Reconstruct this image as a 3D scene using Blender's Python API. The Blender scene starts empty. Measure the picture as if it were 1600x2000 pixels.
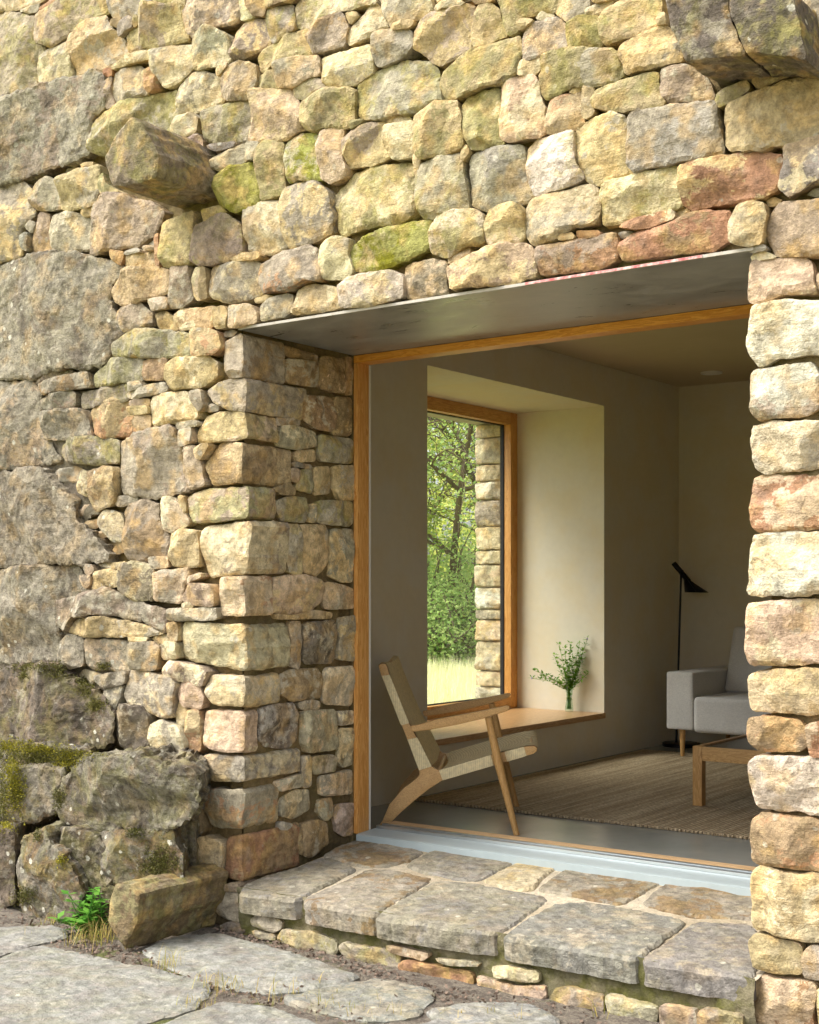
import bpy, bmesh, math, random
import numpy as np
from mathutils import Vector, Matrix
from mathutils.bvhtree import BVHTree
from mathutils.geometry import delaunay_2d_cdt

# ------------------------------------------------------------------ scene, camera, sky, sun
sc = bpy.context.scene
COL = sc.collection
rad = math.radians
FPX, CX, HY = 2625.0, 800.0, 1148.0          # focal length, centre column and horizon in photograph pixels
THETA = rad(36.17)
CAM = np.array([3.6855, -4.6247, 1.08])
R_ = np.array([math.cos(THETA), math.sin(THETA), 0.0])
F_ = np.array([-math.sin(THETA), math.cos(THETA), 0.0])
Z_ = np.array([0.0, 0.0, 1.0])

cam = bpy.data.cameras.new('camera')
cam.sensor_fit = 'HORIZONTAL'; cam.sensor_width = 36.0
cam.lens = FPX / 1600 * 36.0
cam.shift_y = (HY - 1000) / 1600
cam.clip_start = 0.05; cam.clip_end = 2000
camo = bpy.data.objects.new('camera', cam); COL.objects.link(camo)
camo.location = CAM; camo.rotation_euler = (rad(90), 0, THETA)
sc.camera = camo

SUN_AZ = Vector((-0.42, -0.46, 0.82)).normalized()    # towards the sun: high, front left of the wall
world = bpy.data.worlds.new('World'); sc.world = world; world.use_nodes = True
nt = world.node_tree; nt.nodes.clear()
sky = nt.nodes.new('ShaderNodeTexSky'); sky.sky_type = 'NISHITA'; sky.sun_disc = False
sky.sun_elevation = math.asin(SUN_AZ.z); sky.sun_rotation = math.atan2(SUN_AZ.x, SUN_AZ.y)
sky.air_density = 1.0; sky.dust_density = 4.0; sky.ozone_density = 0.6
hs = nt.nodes.new('ShaderNodeHueSaturation'); hs.inputs['Saturation'].default_value = 0.36
bg = nt.nodes.new('ShaderNodeBackground'); bg.inputs['Strength'].default_value = 0.15
wo = nt.nodes.new('ShaderNodeOutputWorld')
nt.links.new(sky.outputs[0], hs.inputs['Color']); nt.links.new(hs.outputs[0], bg.inputs[0]); nt.links.new(bg.outputs[0], wo.inputs[0])

sl = bpy.data.lights.new('sun', 'SUN'); sl.energy = 1.4; sl.angle = rad(36); sl.color = (1.0, 0.96, 0.89)
so = bpy.data.objects.new('sun', sl); COL.objects.link(so)
so.rotation_euler = SUN_AZ.to_track_quat('Z', 'Y').to_euler(); so.location = (-6, -6, 9)

sc.view_settings.view_transform = 'Standard'; sc.view_settings.look = 'None'
sc.view_settings.gamma = 1.0; sc.view_settings.use_curve_mapping = False
sc.view_settings.exposure = 1.27
sc.render.engine = 'CYCLES'
sc.cycles.use_denoising = True
sc.cycles.max_bounces = 10; sc.cycles.diffuse_bounces = 6; sc.cycles.transparent_max_bounces = 16
sc.cycles.sample_clamp_indirect = 6.0

# ------------------------------------------------------------------ helpers
rng = np.random.default_rng(11)
random.seed(5)

def ray(px, py):
    return F_ + (px - CX) / FPX * R_ + (HY - py) / FPX * Z_
def PY(px, py, Y):
    d = ray(px, py); return CAM + d * ((Y - CAM[1]) / d[1])
def PX(px, py, X):
    d = ray(px, py); return CAM + d * ((X - CAM[0]) / d[0])
def PZ(px, py, Z):
    d = ray(px, py); return CAM + d * ((Z - CAM[2]) / d[2])
def PPL(px, py, O, N):
    d = ray(px, py); return CAM + d * (np.dot(O - CAM, N) / np.dot(d, N))

_perm = np.random.default_rng(3).permutation(512)
_perm = np.concatenate([_perm, _perm, _perm])
_grad = np.random.default_rng(4).normal(size=(512, 3)); _grad /= np.linalg.norm(_grad, axis=1)[:, None]
def pnoise(p):
    """gradient noise, p (n,3) -> about -0.7..0.7"""
    i = np.floor(p).astype(int); f = p - i
    i &= 511
    u = f * f * f * (f * (f * 6 - 15) + 10)
    out = 0
    for dx in (0, 1):
        for dy in (0, 1):
            for dz in (0, 1):
                h = _perm[_perm[_perm[(i[:, 0] + dx) & 511] + ((i[:, 1] + dy) & 511)] + ((i[:, 2] + dz) & 511)] & 511
                g = _grad[h]
                d = g[:, 0] * (f[:, 0] - dx) + g[:, 1] * (f[:, 1] - dy) + g[:, 2] * (f[:, 2] - dz)
                w = (u[:, 0] if dx else 1 - u[:, 0]) * (u[:, 1] if dy else 1 - u[:, 1]) * (u[:, 2] if dz else 1 - u[:, 2])
                out = out + w * d
    return out
def fbm(p, oct=3):
    a, s, t = 1.0, 0, 1.0
    for k in range(oct):
        s = s + a * pnoise(p * t + 17.3 * k); a *= 0.5; t *= 2.07
    return s

def raw_mesh(name, V, faces_flat, sizes):
    me = bpy.data.meshes.new(name)
    V = np.asarray(V, dtype=np.float32); faces_flat = np.asarray(faces_flat, dtype=np.int32); sizes = np.asarray(sizes, dtype=np.int32)
    me.vertices.add(len(V)); me.vertices.foreach_set('co', V.ravel())
    me.loops.add(len(faces_flat)); me.loops.foreach_set('vertex_index', faces_flat)
    me.polygons.add(len(sizes))
    st = np.zeros(len(sizes), dtype=np.int32); st[1:] = np.cumsum(sizes)[:-1]
    me.polygons.foreach_set('loop_start', st)
    me.update(calc_edges=True)
    me.validate()
    return me
def quads_mesh(name, V, Q):
    Q = np.asarray(Q); return raw_mesh(name, V, Q.ravel(), np.full(len(Q), Q.shape[1]))

def link(name, me, mat=None, parent=None):
    o = bpy.data.objects.new(name, me); COL.objects.link(o)
    if mat is not None and me is not None: me.materials.append(mat)
    if parent is not None:
        o.parent = parent
        o.matrix_parent_inverse = Matrix.Translation(-parent.location)
    return o
def tag(o, label=None, cat=None, group=None, kind=None):
    if label: o['label'] = label
    if cat: o['category'] = cat
    if group: o['group'] = group
    if kind: o['kind'] = kind
    return o
def thing(name, loc, label=None, cat=None, group=None, kind=None):
    o = bpy.data.objects.new(name, None); COL.objects.link(o); o.location = loc; o.empty_display_size = 0.1
    return tag(o, label, cat, group, kind)

class MB:
    """collects simple shapes, builds one mesh object with its origin at its own centre"""
    def __init__(s): s.bm = bmesh.new()
    def box(s, a, b, bevel=0.0, seg=2):
        a = Vector(a); b = Vector(b)
        t = bmesh.new(); bmesh.ops.create_cube(t, size=1)
        for v in t.verts: v.co = Vector(((a[i] + b[i]) / 2 + v.co[i] * (b[i] - a[i]) for i in range(3)))
        if bevel: bmesh.ops.bevel(t, geom=t.edges[:], offset=bevel, segments=seg, affect='EDGES', profile=0.7)
        s._merge(t); return s
    def _merge(s, t):
        me = bpy.data.meshes.new('tmp'); t.to_mesh(me); t.free(); s.bm.from_mesh(me); bpy.data.meshes.remove(me)
    def tube(s, pts, radii, n=10, cap=True):
        pts = [Vector(p) for p in pts]; rings = []
        up = Vector((0.3, 0.2, 0.93))
        for i, p in enumerate(pts):
            d = (pts[min(i + 1, len(pts) - 1)] - pts[max(i - 1, 0)]).normalized()
            x = d.cross(up)
            if x.length < 1e-3: x = d.cross(Vector((1, 0, 0)))
            x.normalize(); y = d.cross(x)
            r = radii[i] if hasattr(radii, '__len__') else radii
            rings.append([s.bm.verts.new(p + (x * math.cos(2 * math.pi * k / n) + y * math.sin(2 * math.pi * k / n)) * r) for k in range(n)])
        for a, b in zip(rings, rings[1:]):
            for k in range(n): s.bm.faces.new((a[k], a[(k + 1) % n], b[(k + 1) % n], b[k]))
        if cap: s.bm.faces.new(rings[0][::-1]); s.bm.faces.new(rings[-1])
        return s
    def lathe(s, c, prof, n=24):
        c = Vector(c); rings = []
        for r, z in prof: rings.append([s.bm.verts.new(c + Vector((r * math.cos(2 * math.pi * k / n), r * math.sin(2 * math.pi * k / n), z))) for k in range(n)])
        for a, b in zip(rings, rings[1:]):
            for k in range(n): s.bm.faces.new((a[k], a[(k + 1) % n], b[(k + 1) % n], b[k]))
        return s
    def prism(s, poly, vec, bevel=0.0, seg=2):
        t = bmesh.new(); vec = Vector(vec)
        a = [t.verts.new(Vector(p)) for p in poly]; b = [t.verts.new(Vector(p) + vec) for p in poly]
        n = len(a); t.faces.new(a[::-1]); t.faces.new(b)
        for i in range(n): t.faces.new((a[i], a[(i + 1) % n], b[(i + 1) % n], b[i]))
        bmesh.ops.recalc_face_normals(t, faces=t.faces)
        if bevel:
            ed = [e for e in t.edges if len(e.link_faces) == 2 and e.calc_face_angle(0) > 0.6]
            bmesh.ops.bevel(t, geom=ed, offset=bevel, segments=seg, affect='EDGES', profile=0.7)
        s._merge(t); return s
    def build(s, name, mat, parent=None, smooth=0.6, recalc=True):
        if recalc: bmesh.ops.recalc_face_normals(s.bm, faces=s.bm.faces)
        co = np.array([v.co[:] for v in s.bm.verts]); c = Vector(((co.min(0) + co.max(0)) / 2))
        for v in s.bm.verts: v.co -= c
        me = bpy.data.meshes.new(name); s.bm.to_mesh(me); s.bm.free()
        if smooth:
            me.polygons.foreach_set('use_smooth', np.ones(len(me.polygons), bool)); me.set_sharp_from_angle(angle=smooth)
        o = link(name, me, mat, parent); o.location = c
        return o

# ------------------------------------------------------------------ materials
def lin(c): return tuple(((v / 255) / 12.92 if v / 255 <= 0.04045 else ((v / 255 + 0.055) / 1.055) ** 2.4) for v in c)
class NT:
    def __init__(s, name):
        s.m = bpy.data.materials.new(name); s.m.use_nodes = True; s.t = s.m.node_tree; s.t.nodes.clear()
        s.out = s.n('ShaderNodeOutputMaterial'); s.b = s.n('ShaderNodeBsdfPrincipled'); s.l(s.b.outputs[0], s.out.inputs['Surface'])
        s.b.inputs['Specular IOR Level'].default_value = 0.25
    def n(s, ty, **kw):
        x = s.t.nodes.new(ty)
        for k, v in kw.items(): setattr(x, k, v)
        return x
    def l(s, a, b): s.t.links.new(a, b)
    def val(s, x, sock):
        if isinstance(x, (int, float)): sock.default_value = x
        elif isinstance(x, tuple): sock.default_value = x if len(x) == len(sock.default_value) else (*x, 1)
        else: s.l(x, sock)
    def noise(s, vec, scale, detail=4, rough=0.55, dist=0.0):
        x = s.n('ShaderNodeTexNoise'); x.inputs['Scale'].default_value = scale; x.inputs['Detail'].default_value = detail
        x.inputs['Roughness'].default_value = rough; x.inputs['Distortion'].default_value = dist; s.l(vec, x.inputs['Vector']); return x.outputs['Fac']
    def ramp(s, fac, lo, hi, a=0.0, b=1.0):
        x = s.n('ShaderNodeMapRange'); x.interpolation_type = 'SMOOTHSTEP'
        for k, v in zip(('Value', 'From Min', 'From Max', 'To Min', 'To Max'), (fac, lo, hi, a, b)): s.val(v, x.inputs[k])
        return x.outputs['Result']
    def math(s, op, a, b=0.0):
        x = s.n('ShaderNodeMath', operation=op); s.val(a, x.inputs[0]); s.val(b, x.inputs[1]); return x.outputs[0]
    def mix(s, fac, a, b, mode='MIX'):
        x = s.n('ShaderNodeMix', data_type='RGBA', blend_type=mode); x.clamp_factor = True
        s.val(fac, x.inputs['Factor']); s.val(a, x.inputs['A'] if False else x.inputs[6]); s.val(b, x.inputs[7]); return x.outputs[2]
    def mapping(s, vec, scale=(1, 1, 1), rot=(0, 0, 0)):
        x = s.n('ShaderNodeMapping'); x.inputs['Scale'].default_value = scale; x.inputs['Rotation'].default_value = rot; s.l(vec, x.inputs['Vector']); return x.outputs[0]
    def bump(s, h, strength=0.5, dist=0.01, normal=None):
        x = s.n('ShaderNodeBump'); x.inputs['Strength'].default_value = strength; x.inputs['Distance'].default_value = dist
        s.l(h, x.inputs['Height'])
        if normal is not None: s.l(normal, x.inputs['Normal'])
        return x.outputs[0]
    def scalecol(s, col, f):
        x = s.n('ShaderNodeVectorMath', operation='SCALE'); s.val(col, x.inputs[0]); s.val(f, x.inputs['Scale']); return x.outputs[0]
    def set(s, color=None, rough=0.8, normal=None, metal=0.0):
        if color is not None: s.val(color, s.b.inputs['Base Color'])
        s.val(rough, s.b.inputs['Roughness']); s.b.inputs['Metallic'].default_value = metal
        if normal is not None: s.l(normal, s.b.inputs['Normal'])
        return s.m

def stone_material():
    m = NT('sandstone')
    tc = m.n('ShaderNodeTexCoord'); oi = m.n('ShaderNodeObjectInfo')
    off = m.n('ShaderNodeVectorMath', operation='MULTIPLY_ADD')
    comb = m.n('ShaderNodeCombineXYZ')
    for k in range(3): m.l(oi.outputs['Random'], comb.inputs[k])
    m.l(comb.outputs[0], off.inputs[0]); off.inputs[1].default_value = (91.0, 53.0, 37.0); m.l(tc.outputs['Object'], off.inputs[2])
    v = off.outputs[0]
    def attr(nm):
        a = m.n('ShaderNodeAttribute', attribute_type='OBJECT', attribute_name=nm); return a
    base = oi.outputs['Color']; tint = attr('tint').outputs['Color']
    big = m.noise(v, 5.5, 5, 0.6, 0.6); mid = m.noise(v, 26, 5, 0.68, 0.3); fine = m.noise(v, 170, 3, 0.6)
    strat = m.noise(m.mapping(v, (4, 4, 46)), 1.0, 5, 0.6, 0.5)
    patch = m.ramp(m.math('ADD', big, m.math('MULTIPLY', m.math('SUBTRACT', mid, 0.5), 0.45)), 0.525, 0.565)
    c = m.mix(m.math('MULTIPLY', patch, 0.88), base, tint)
    hue = m.noise(v, 11, 3, 0.5)
    c = m.mix(m.math('MULTIPLY', m.ramp(hue, 0.48, 0.63, 0, 0.42), attr('warm').outputs['Fac']), c, lin((206, 168, 104)))
    c = m.mix(m.ramp(m.noise(v, 7.7, 4), 0.55, 0.75, 0, 0.35), c, lin((176, 165, 150)))
    # weathering stains and green growth with shapes of their own
    st = m.noise(v, 13, 5, 0.72, 0.9)
    c = m.mix(m.math('MULTIPLY', m.ramp(st, 0.50, 0.68), attr('dirt').outputs['Fac']), c, lin((82, 72, 60)))
    mot = m.noise(v, 34, 5, 0.78, 0.4); mot2 = m.noise(v, 9, 6, 0.7, 0.8); old = attr('old').outputs['Fac']
    c = m.mix(m.math('MULTIPLY', m.ramp(mot, 0.50, 0.60, 0, 0.75), old), c, lin((74, 66, 57)))
    c = m.mix(m.math('MULTIPLY', m.ramp(m.math('ADD', m.math('MULTIPLY', mot2, 0.7), m.math('MULTIPLY', mot, 0.3)), 0.53, 0.62, 0, 0.6), old), c, lin((172, 164, 146)))
    mo = m.noise(v, 8, 5, 0.7, 0.6)
    c = m.mix(m.math('MULTIPLY', m.ramp(mo, 0.44, 0.62), attr('moss').outputs['Fac']), c, lin((128, 126, 34)))
    vo = m.n('ShaderNodeTexVoronoi'); vo.inputs['Scale'].default_value = 15; m.l(m.mapping(v), vo.inputs['Vector'])
    spot = m.math('ADD', vo.outputs['Distance'], m.math('MULTIPLY', m.math('SUBTRACT', mid, 0.5), 0.5))
    lm = m.math('MULTIPLY', m.ramp(spot, 0.13, 0.18, 1, 0), m.ramp(m.noise(v, 4.1, 3), 0.46, 0.52))
    c = m.mix(m.math('MULTIPLY', lm, attr('lichen').outputs['Fac']), c, lin((205, 200, 180)))
    ck = m.n('ShaderNodeTexVoronoi'); ck.feature = 'DISTANCE_TO_EDGE'; ck.inputs['Scale'].default_value = 4.2
    dk = m.n('ShaderNodeVectorMath', operation='MULTIPLY_ADD'); nk = m.n('ShaderNodeTexNoise'); nk.inputs['Scale'].default_value = 9; nk.inputs['Detail'].default_value = 5; m.l(v, nk.inputs['Vector']); m.l(nk.outputs['Color'], dk.inputs[0]); dk.inputs[1].default_value = (0.28, 0.28, 0.28); m.l(m.mapping(v, (1, 1, 1.8)), dk.inputs[2]); m.l(dk.outputs[0], ck.inputs['Vector'])
    crack = m.math('MULTIPLY', m.ramp(ck.outputs['Distance'], 0.004, 0.022, 1, 0), m.ramp(m.noise(v, 3.3, 3), 0.52, 0.62))
    c = m.mix(m.math('MULTIPLY', crack, 0.22), c, lin((70, 58, 42)))
    tone = m.math('ADD', m.ramp(mid, 0.28, 0.72, 0.58, 1.22), m.math('MULTIPLY', m.math('SUBTRACT', fine, 0.5), 0.6))
    tone = m.math('ADD', tone, m.math('MULTIPLY', m.math('SUBTRACT', strat, 0.5), 0.28))
    c = m.scalecol(c, tone)
    h = m.math('ADD', m.math('MULTIPLY', m.noise(v, 62, 4, 0.7), 0.5), m.math('MULTIPLY', fine, 0.22))
    vf = m.n('ShaderNodeTexVoronoi'); vf.feature = 'F1'; vf.inputs['Scale'].default_value = 17; vf.inputs['Randomness'].default_value = 1.0
    dv = m.n('ShaderNodeVectorMath', operation='MULTIPLY_ADD'); nz = m.n('ShaderNodeTexNoise'); nz.inputs['Scale'].default_value = 20; m.l(v, nz.inputs['Vector']); m.l(nz.outputs['Color'], dv.inputs[0]); dv.inputs[1].default_value = (0.06, 0.06, 0.06); m.l(v, dv.inputs[2]); m.l(dv.outputs[0], vf.inputs['Vector'])
    h = m.math('ADD', h, m.math('MULTIPLY', vf.outputs['Distance'], 0.55))
    h = m.math('ADD', h, m.math('MULTIPLY', strat, 0.30))
    nb = m.bump(h, 0.9, 0.016)
    return m.set(c, 0.92, nb)

def simple(name, col, rough=0.7, nscale=20, amount=0.15, bump=0.2, bdist=0.004, metal=0.0, mapscale=(1, 1, 1), col2=None, spec=0.25):
    m = NT(name); tc = m.n('ShaderNodeTexCoord'); v = m.mapping(tc.outputs['Object'], mapscale)
    n = m.noise(v, nscale, 6, 0.6); n2 = m.noise(v, nscale * 7, 3, 0.6)
    c = m.mix(m.ramp(n, 0.35, 0.65), lin(col), lin(col2) if col2 else lin(col))
    t = m.math('ADD', m.ramp(n, 0.2, 0.8, 1 - amount, 1 + amount), m.math('MULTIPLY', m.math('SUBTRACT', n2, 0.5), amount))
    c = m.scalecol(c, t)
    nb = m.bump(m.math('ADD', n, m.math('MULTIPLY', n2, 0.5)), bump, bdist) if bump else None
    m.b.inputs['Specular IOR Level'].default_value = spec
    return m.set(c, rough, nb, metal)

def wood(name, c1, c2, rough=0.45, axis='x', scale=1.0, bump=0.15):
    m = NT(name); tc = m.n('ShaderNodeTexCoord')
    sc_ = {'x': (0.6, 9, 9), 'y': (9, 0.6, 9), 'z': (9, 9, 0.6)}[axis]
    v = m.mapping(tc.outputs['Object'], tuple(k * scale for k in sc_))
    n = m.noise(v, 3.0, 5, 0.55, 1.2); w = m.noise(v, 14, 4, 0.6, 0.5); g = m.noise(m.mapping(v, (1, 1, 1)), 60, 2, 0.5)
    bands = m.math('FRACT', m.math('MULTIPLY', n, 7.0)); bands = m.ramp(bands, 0.0, 0.9)
    f = m.math('ADD', m.math('MULTIPLY', bands, 0.6), m.math('MULTIPLY', w, 0.5))
    c = m.mix(m.ramp(f, 0.15, 0.95), lin(c1), lin(c2)); c = m.scalecol(c, m.ramp(g, 0.2, 0.8, 0.9, 1.08))
    m.b.inputs['Specular IOR Level'].default_value = 0.35
    return m.set(c, rough, m.bump(f, bump, 0.002))

M = {}
M['stone'] = stone_material()
def mortar_material(name, c1, c2, green=0.0):
    m = NT(name); tc = m.n('ShaderNodeTexCoord'); v = tc.outputs['Object']
    a = m.noise(v, 2.2, 5, 0.6); b = m.noise(v, 40, 8, 0.75); d = m.noise(v, 220, 3, 0.6)
    c = m.mix(m.ramp(a, 0.4, 0.62), lin(c1), lin(c2))
    if green: c = m.mix(m.ramp(m.noise(v, 6, 7, 0.7), 0.42, 0.6, 0, green), c, lin((104, 104, 44)))
    c = m.scalecol(c, m.math('ADD', m.ramp(b, 0.2, 0.8, 0.62, 1.25), m.math('MULTIPLY', m.math('SUBTRACT', d, 0.5), 0.5)))
    return m.set(c, 0.95, m.bump(m.math('ADD', b, m.math('MULTIPLY', d, 0.4)), 0.9, 0.02))
M['mortar'] = mortar_material('lime_mortar', (152, 130, 92), (124, 108, 78), 0.25)
M['mortar_pale'] = mortar_material('pale_mortar', (222, 208, 182), (196, 180, 152), 0.06)
M['mortar_old'] = mortar_material('mossy_mortar', (150, 140, 112), (108, 104, 74), 0.8)
M['old_render'] = mortar_material('weathered_render', (140, 130, 112), (112, 102, 88), 0.15)
M['plaster'] = simple('clay_plaster', (222, 214, 196), 0.85, 3.0, 0.10, 0.25, 0.008, col2=(212, 200, 174))
M['ceiling'] = simple('ceiling_plaster', (196, 180, 148), 0.6, 2.5, 0.06, 0.05, col2=(186, 170, 138), spec=0.4)
M['concrete'] = simple('polished_concrete', (150, 152, 146), 0.22, 2.5, 0.10, 0.04, 0.002, col2=(132, 136, 130), spec=0.5)
M['larch_x'] = wood('larch_along', (228, 164, 74), (204, 134, 48), 0.4, 'x', 1.6)
M['larch_z'] = wood('larch_upright', (222, 168, 100), (196, 136, 68), 0.4, 'z', 1.6)
M['larch_y'] = wood('larch_deep', (216, 166, 98), (190, 134, 68), 0.4, 'y', 1.6)
M['larch_pale'] = wood('worn_threshold', (204, 172, 132), (178, 144, 104), 0.6, 'x', 1.6)
M['oak_x'] = wood('oak', (212, 172, 116), (184, 142, 90), 0.45, 'x', 2.5)
M['oak_y'] = wood('oak_board', (204, 166, 120), (176, 134, 90), 0.3, 'y', 1.5)
M['oak_z'] = wood('oak_leg', (206, 164, 106), (176, 132, 78), 0.45, 'z', 2.5)
M['alu'] = simple('aluminium', (196, 202, 204), 0.28, 12, 0.04, 0.0, metal=0.85)
M['alu_grey'] = simple('sill_paint', (176, 188, 190), 0.35, 9, 0.05, 0.02, metal=0.2)
M['black_metal'] = simple('black_metal', (14, 14, 15), 0.4, 20, 0.05, 0.0)
M['white_inside'] = simple('white_enamel', (225, 222, 214), 0.5, 20, 0.03, 0.0)
M['gasket'] = simple('dark_gasket', (42, 38, 38), 0.5, 20, 0.05, 0.0)

def steel():
    m = NT('blackened_steel'); tc = m.n('ShaderNodeTexCoord'); v = m.mapping(tc.outputs['Object'], (1, 2.2, 1))
    a = m.noise(v, 2.6, 8, 0.65, 1.4); b = m.noise(m.mapping(v, (2, 9, 1)), 5, 6, 0.7, 0.8)
    c = m.mix(m.ramp(a, 0.35, 0.65), lin((138, 138, 132)), lin((168, 167, 160))); c = m.mix(m.ramp(b, 0.55, 0.75, 0, 0.25), c, lin((160, 158, 150)))
    r = m.math('ADD', m.ramp(a, 0.3, 0.7, 0.26, 0.44), m.math('MULTIPLY', m.math('SUBTRACT', b, 0.5), 0.15))
    m.b.inputs['Specular IOR Level'].default_value = 0.6
    return m.set(c, r, m.bump(b, 0.05, 0.002), 0.25)
M['steel'] = steel()
M['steel_edge'] = simple('primed_edge', (196, 190, 178), 0.7, 30, 0.2, 0.2, col2=(168, 160, 146))
M['edge_red'] = simple('red_primer', (196, 92, 96), 0.7, 25, 0.2, 0.2, col2=(222, 190, 180))

def fabric(name, c1, c2, scale=220, rough=0.95, bump=0.35):
    m = NT(name); tc = m.n('ShaderNodeTexCoord'); v = tc.outputs['Object']
    a = m.noise(m.mapping(v, (1, 1, 6)), scale * 0.35, 3, 0.6); b = m.noise(m.mapping(v, (6, 6, 1)), scale * 0.35, 3, 0.6); g = m.noise(v, 4, 3)
    f = m.math('ADD', m.math('MULTIPLY', a, 0.5), m.math('MULTIPLY', b, 0.5))
    c = m.mix(m.ramp(f, 0.35, 0.65), lin(c1), lin(c2)); c = m.scalecol(c, m.ramp(g, 0.3, 0.7, 0.94, 1.05))
    m.b.inputs['Sheen Weight'].default_value = 0.2
    return m.set(c, rough, m.bump(f, bump, 0.003))
M['sofa'] = fabric('grey_linen', (178, 175, 172), (204, 200, 194))

def rug_mat():
    m = NT('woven_jute'); tc = m.n('ShaderNodeTexCoord'); v = tc.outputs['Object']
    row = m.n('ShaderNodeTexWave'); row.wave_type = 'BANDS'; row.bands_direction = 'X'; row.inputs['Scale'].default_value = 16.0
    row.inputs['Distortion'].default_value = 0.6; row.inputs['Detail'].default_value = 2; m.l(v, row.inputs['Vector'])
    kn = m.noise(v, 95, 3, 0.6); streak = m.noise(m.mapping(v, (26, 0.7, 1)), 1.0, 4, 0.7); s2 = m.noise(m.mapping(v, (60, 1.6, 1)), 1.0, 3, 0.6)
    c = m.mix(m.ramp(streak, 0.35, 0.7), lin((172, 150, 118)), lin((212, 192, 158)))
    c = m.mix(m.ramp(s2, 0.58, 0.70, 0, 0.55), c, lin((72, 54, 36)))
    c = m.scalecol(c, m.math('MULTIPLY', m.ramp(kn, 0.25, 0.75, 0.6, 1.3), m.ramp(row.outputs['Fac'], 0.0, 0.5, 0.6, 1.0)))
    h = m.math('ADD', row.outputs['Fac'], m.math('MULTIPLY', kn, 0.8))
    return m.set(c, 1.0, m.bump(h, 0.9, 0.008))
M['rug'] = rug_mat()

def cord_mat(name, scale):
    m = NT(name); tc = m.n('ShaderNodeTexCoord'); v = tc.outputs['Object']
    w1 = m.n('ShaderNodeTexWave'); w1.bands_direction = 'X'; w1.inputs['Scale'].default_value = scale; w1.inputs['Distortion'].default_value = 0.3; m.l(m.mapping(v, (1, 1, 1), (0, 0, 0.6)), w1.inputs['Vector'])
    w2 = m.n('ShaderNodeTexWave'); w2.bands_direction = 'Z'; w2.inputs['Scale'].default_value = scale * 0.8; w2.inputs['Distortion'].default_value = 0.4; m.l(v, w2.inputs['Vector'])
    f = m.math('MAXIMUM', w1.outputs['Fac'], w2.outputs['Fac']); g = m.noise(v, 60, 4, 0.7)
    c = m.mix(m.ramp(f, 0.2, 0.8), lin((206, 184, 136)), lin((238, 222, 180))); c = m.scalecol(c, m.ramp(g, 0.25, 0.75, 0.8, 1.1))
    return m.set(c, 0.85, m.bump(f, 0.5, 0.003))
M['cord'] = cord_mat('paper_cord_weave', 110); M['cord_wrap'] = cord_mat('paper_cord_wrap', 90)

def glass(name, tint=(0.97, 0.99, 0.97), gloss=1.0):
    m = bpy.data.materials.new(name); m.use_nodes = True; t = m.node_tree; t.nodes.clear()
    o = t.nodes.new('ShaderNodeOutputMaterial'); tr = t.nodes.new('ShaderNodeBsdfTransparent'); tr.inputs[0].default_value = (*tint, 1)
    g = t.nodes.new('ShaderNodeBsdfGlossy'); g.inputs['Roughness'].default_value = 0.01
    lw = t.nodes.new('ShaderNodeLayerWeight'); lw.inputs['Blend'].default_value = 0.5
    pw = t.nodes.new('ShaderNodeMath'); pw.operation = 'POWER'; pw.inputs[1].default_value = 4.0; t.links.new(lw.outputs['Facing'], pw.inputs[0])
    f = t.nodes.new('ShaderNodeMath'); f.operation = 'MULTIPLY_ADD'; f.inputs[1].default_value = 0.5; f.inputs[2].default_value = 0.025; t.links.new(pw.outputs[0], f.inputs[0])
    mx = t.nodes.new('ShaderNodeMixShader'); t.links.new(f.outputs[0], mx.inputs[0]); t.links.new(tr.outputs[0], mx.inputs[1]); t.links.new(g.outputs[0], mx.inputs[2]); t.links.new(mx.outputs[0], o.inputs[0])
    return m
M['glass'] = glass('window_glass'); M['vase'] = glass('vase_glass', (0.88, 0.94, 0.9))

def leaf(name, c1, c2, trans=0.6):
    m = NT(name); oi = m.n('ShaderNodeTexCoord'); g = m.n('ShaderNodeNewGeometry')
    n = m.noise(oi.outputs['Object'], 2.5, 3); n2 = m.noise(oi.outputs['Object'], 40, 2)
    c = m.mix(m.ramp(m.math('ADD', m.math('MULTIPLY', n, 0.6), m.math('MULTIPLY', g.outputs['Random Per Island'], 0.4)), 0.3, 0.7), lin(c1), lin(c2))
    c = m.scalecol(c, m.ramp(n2, 0.2, 0.8, 0.85, 1.15))
    m.val(c, m.b.inputs['Base Color']); m.b.inputs['Roughness'].default_value = 0.5
    tb = m.n('ShaderNodeBsdfTranslucent'); m.l(c, tb.inputs['Color'])
    mx = m.n('ShaderNodeMixShader'); mx.inputs[0].default_value = trans
    m.l(m.b.outputs[0], mx.inputs[1]); m.l(tb.outputs[0], mx.inputs[2]); m.l(mx.outputs[0], m.out.inputs['Surface'])
    return m.m
M['leaf_a'] = leaf('oak_leaves', (156, 180, 84), (200, 210, 110)); M['leaf_b'] = leaf('hazel_leaves', (150, 184, 104), (196, 214, 136))
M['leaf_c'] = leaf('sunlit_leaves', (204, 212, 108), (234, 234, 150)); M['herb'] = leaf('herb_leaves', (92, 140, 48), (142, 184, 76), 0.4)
M['nettle'] = leaf('nettle_leaves', (84, 142, 52), (122, 176, 70), 0.4)
M['hay'] = leaf('tall_grass', (234, 232, 182), (246, 243, 206), 0.45); M['tuft'] = leaf('grass_blades', (150, 150, 66), (202, 178, 110), 0.4)
M['moss'] = leaf('moss', (112, 112, 36), (168, 158, 52), 0.25); M['moss_dark'] = leaf('dark_moss', (84, 84, 44), (124, 120, 60), 0.2)
M['bark'] = simple('bark', (128, 114, 96), 0.95, 14, 0.35, 0.9, 0.03, mapscale=(1, 1, 0.25), col2=(96, 86, 72))
M['litter'] = simple('leaf_litter', (140, 122, 106), 0.95, 60, 0.4, 0.3, col2=(104, 88, 76))
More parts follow.
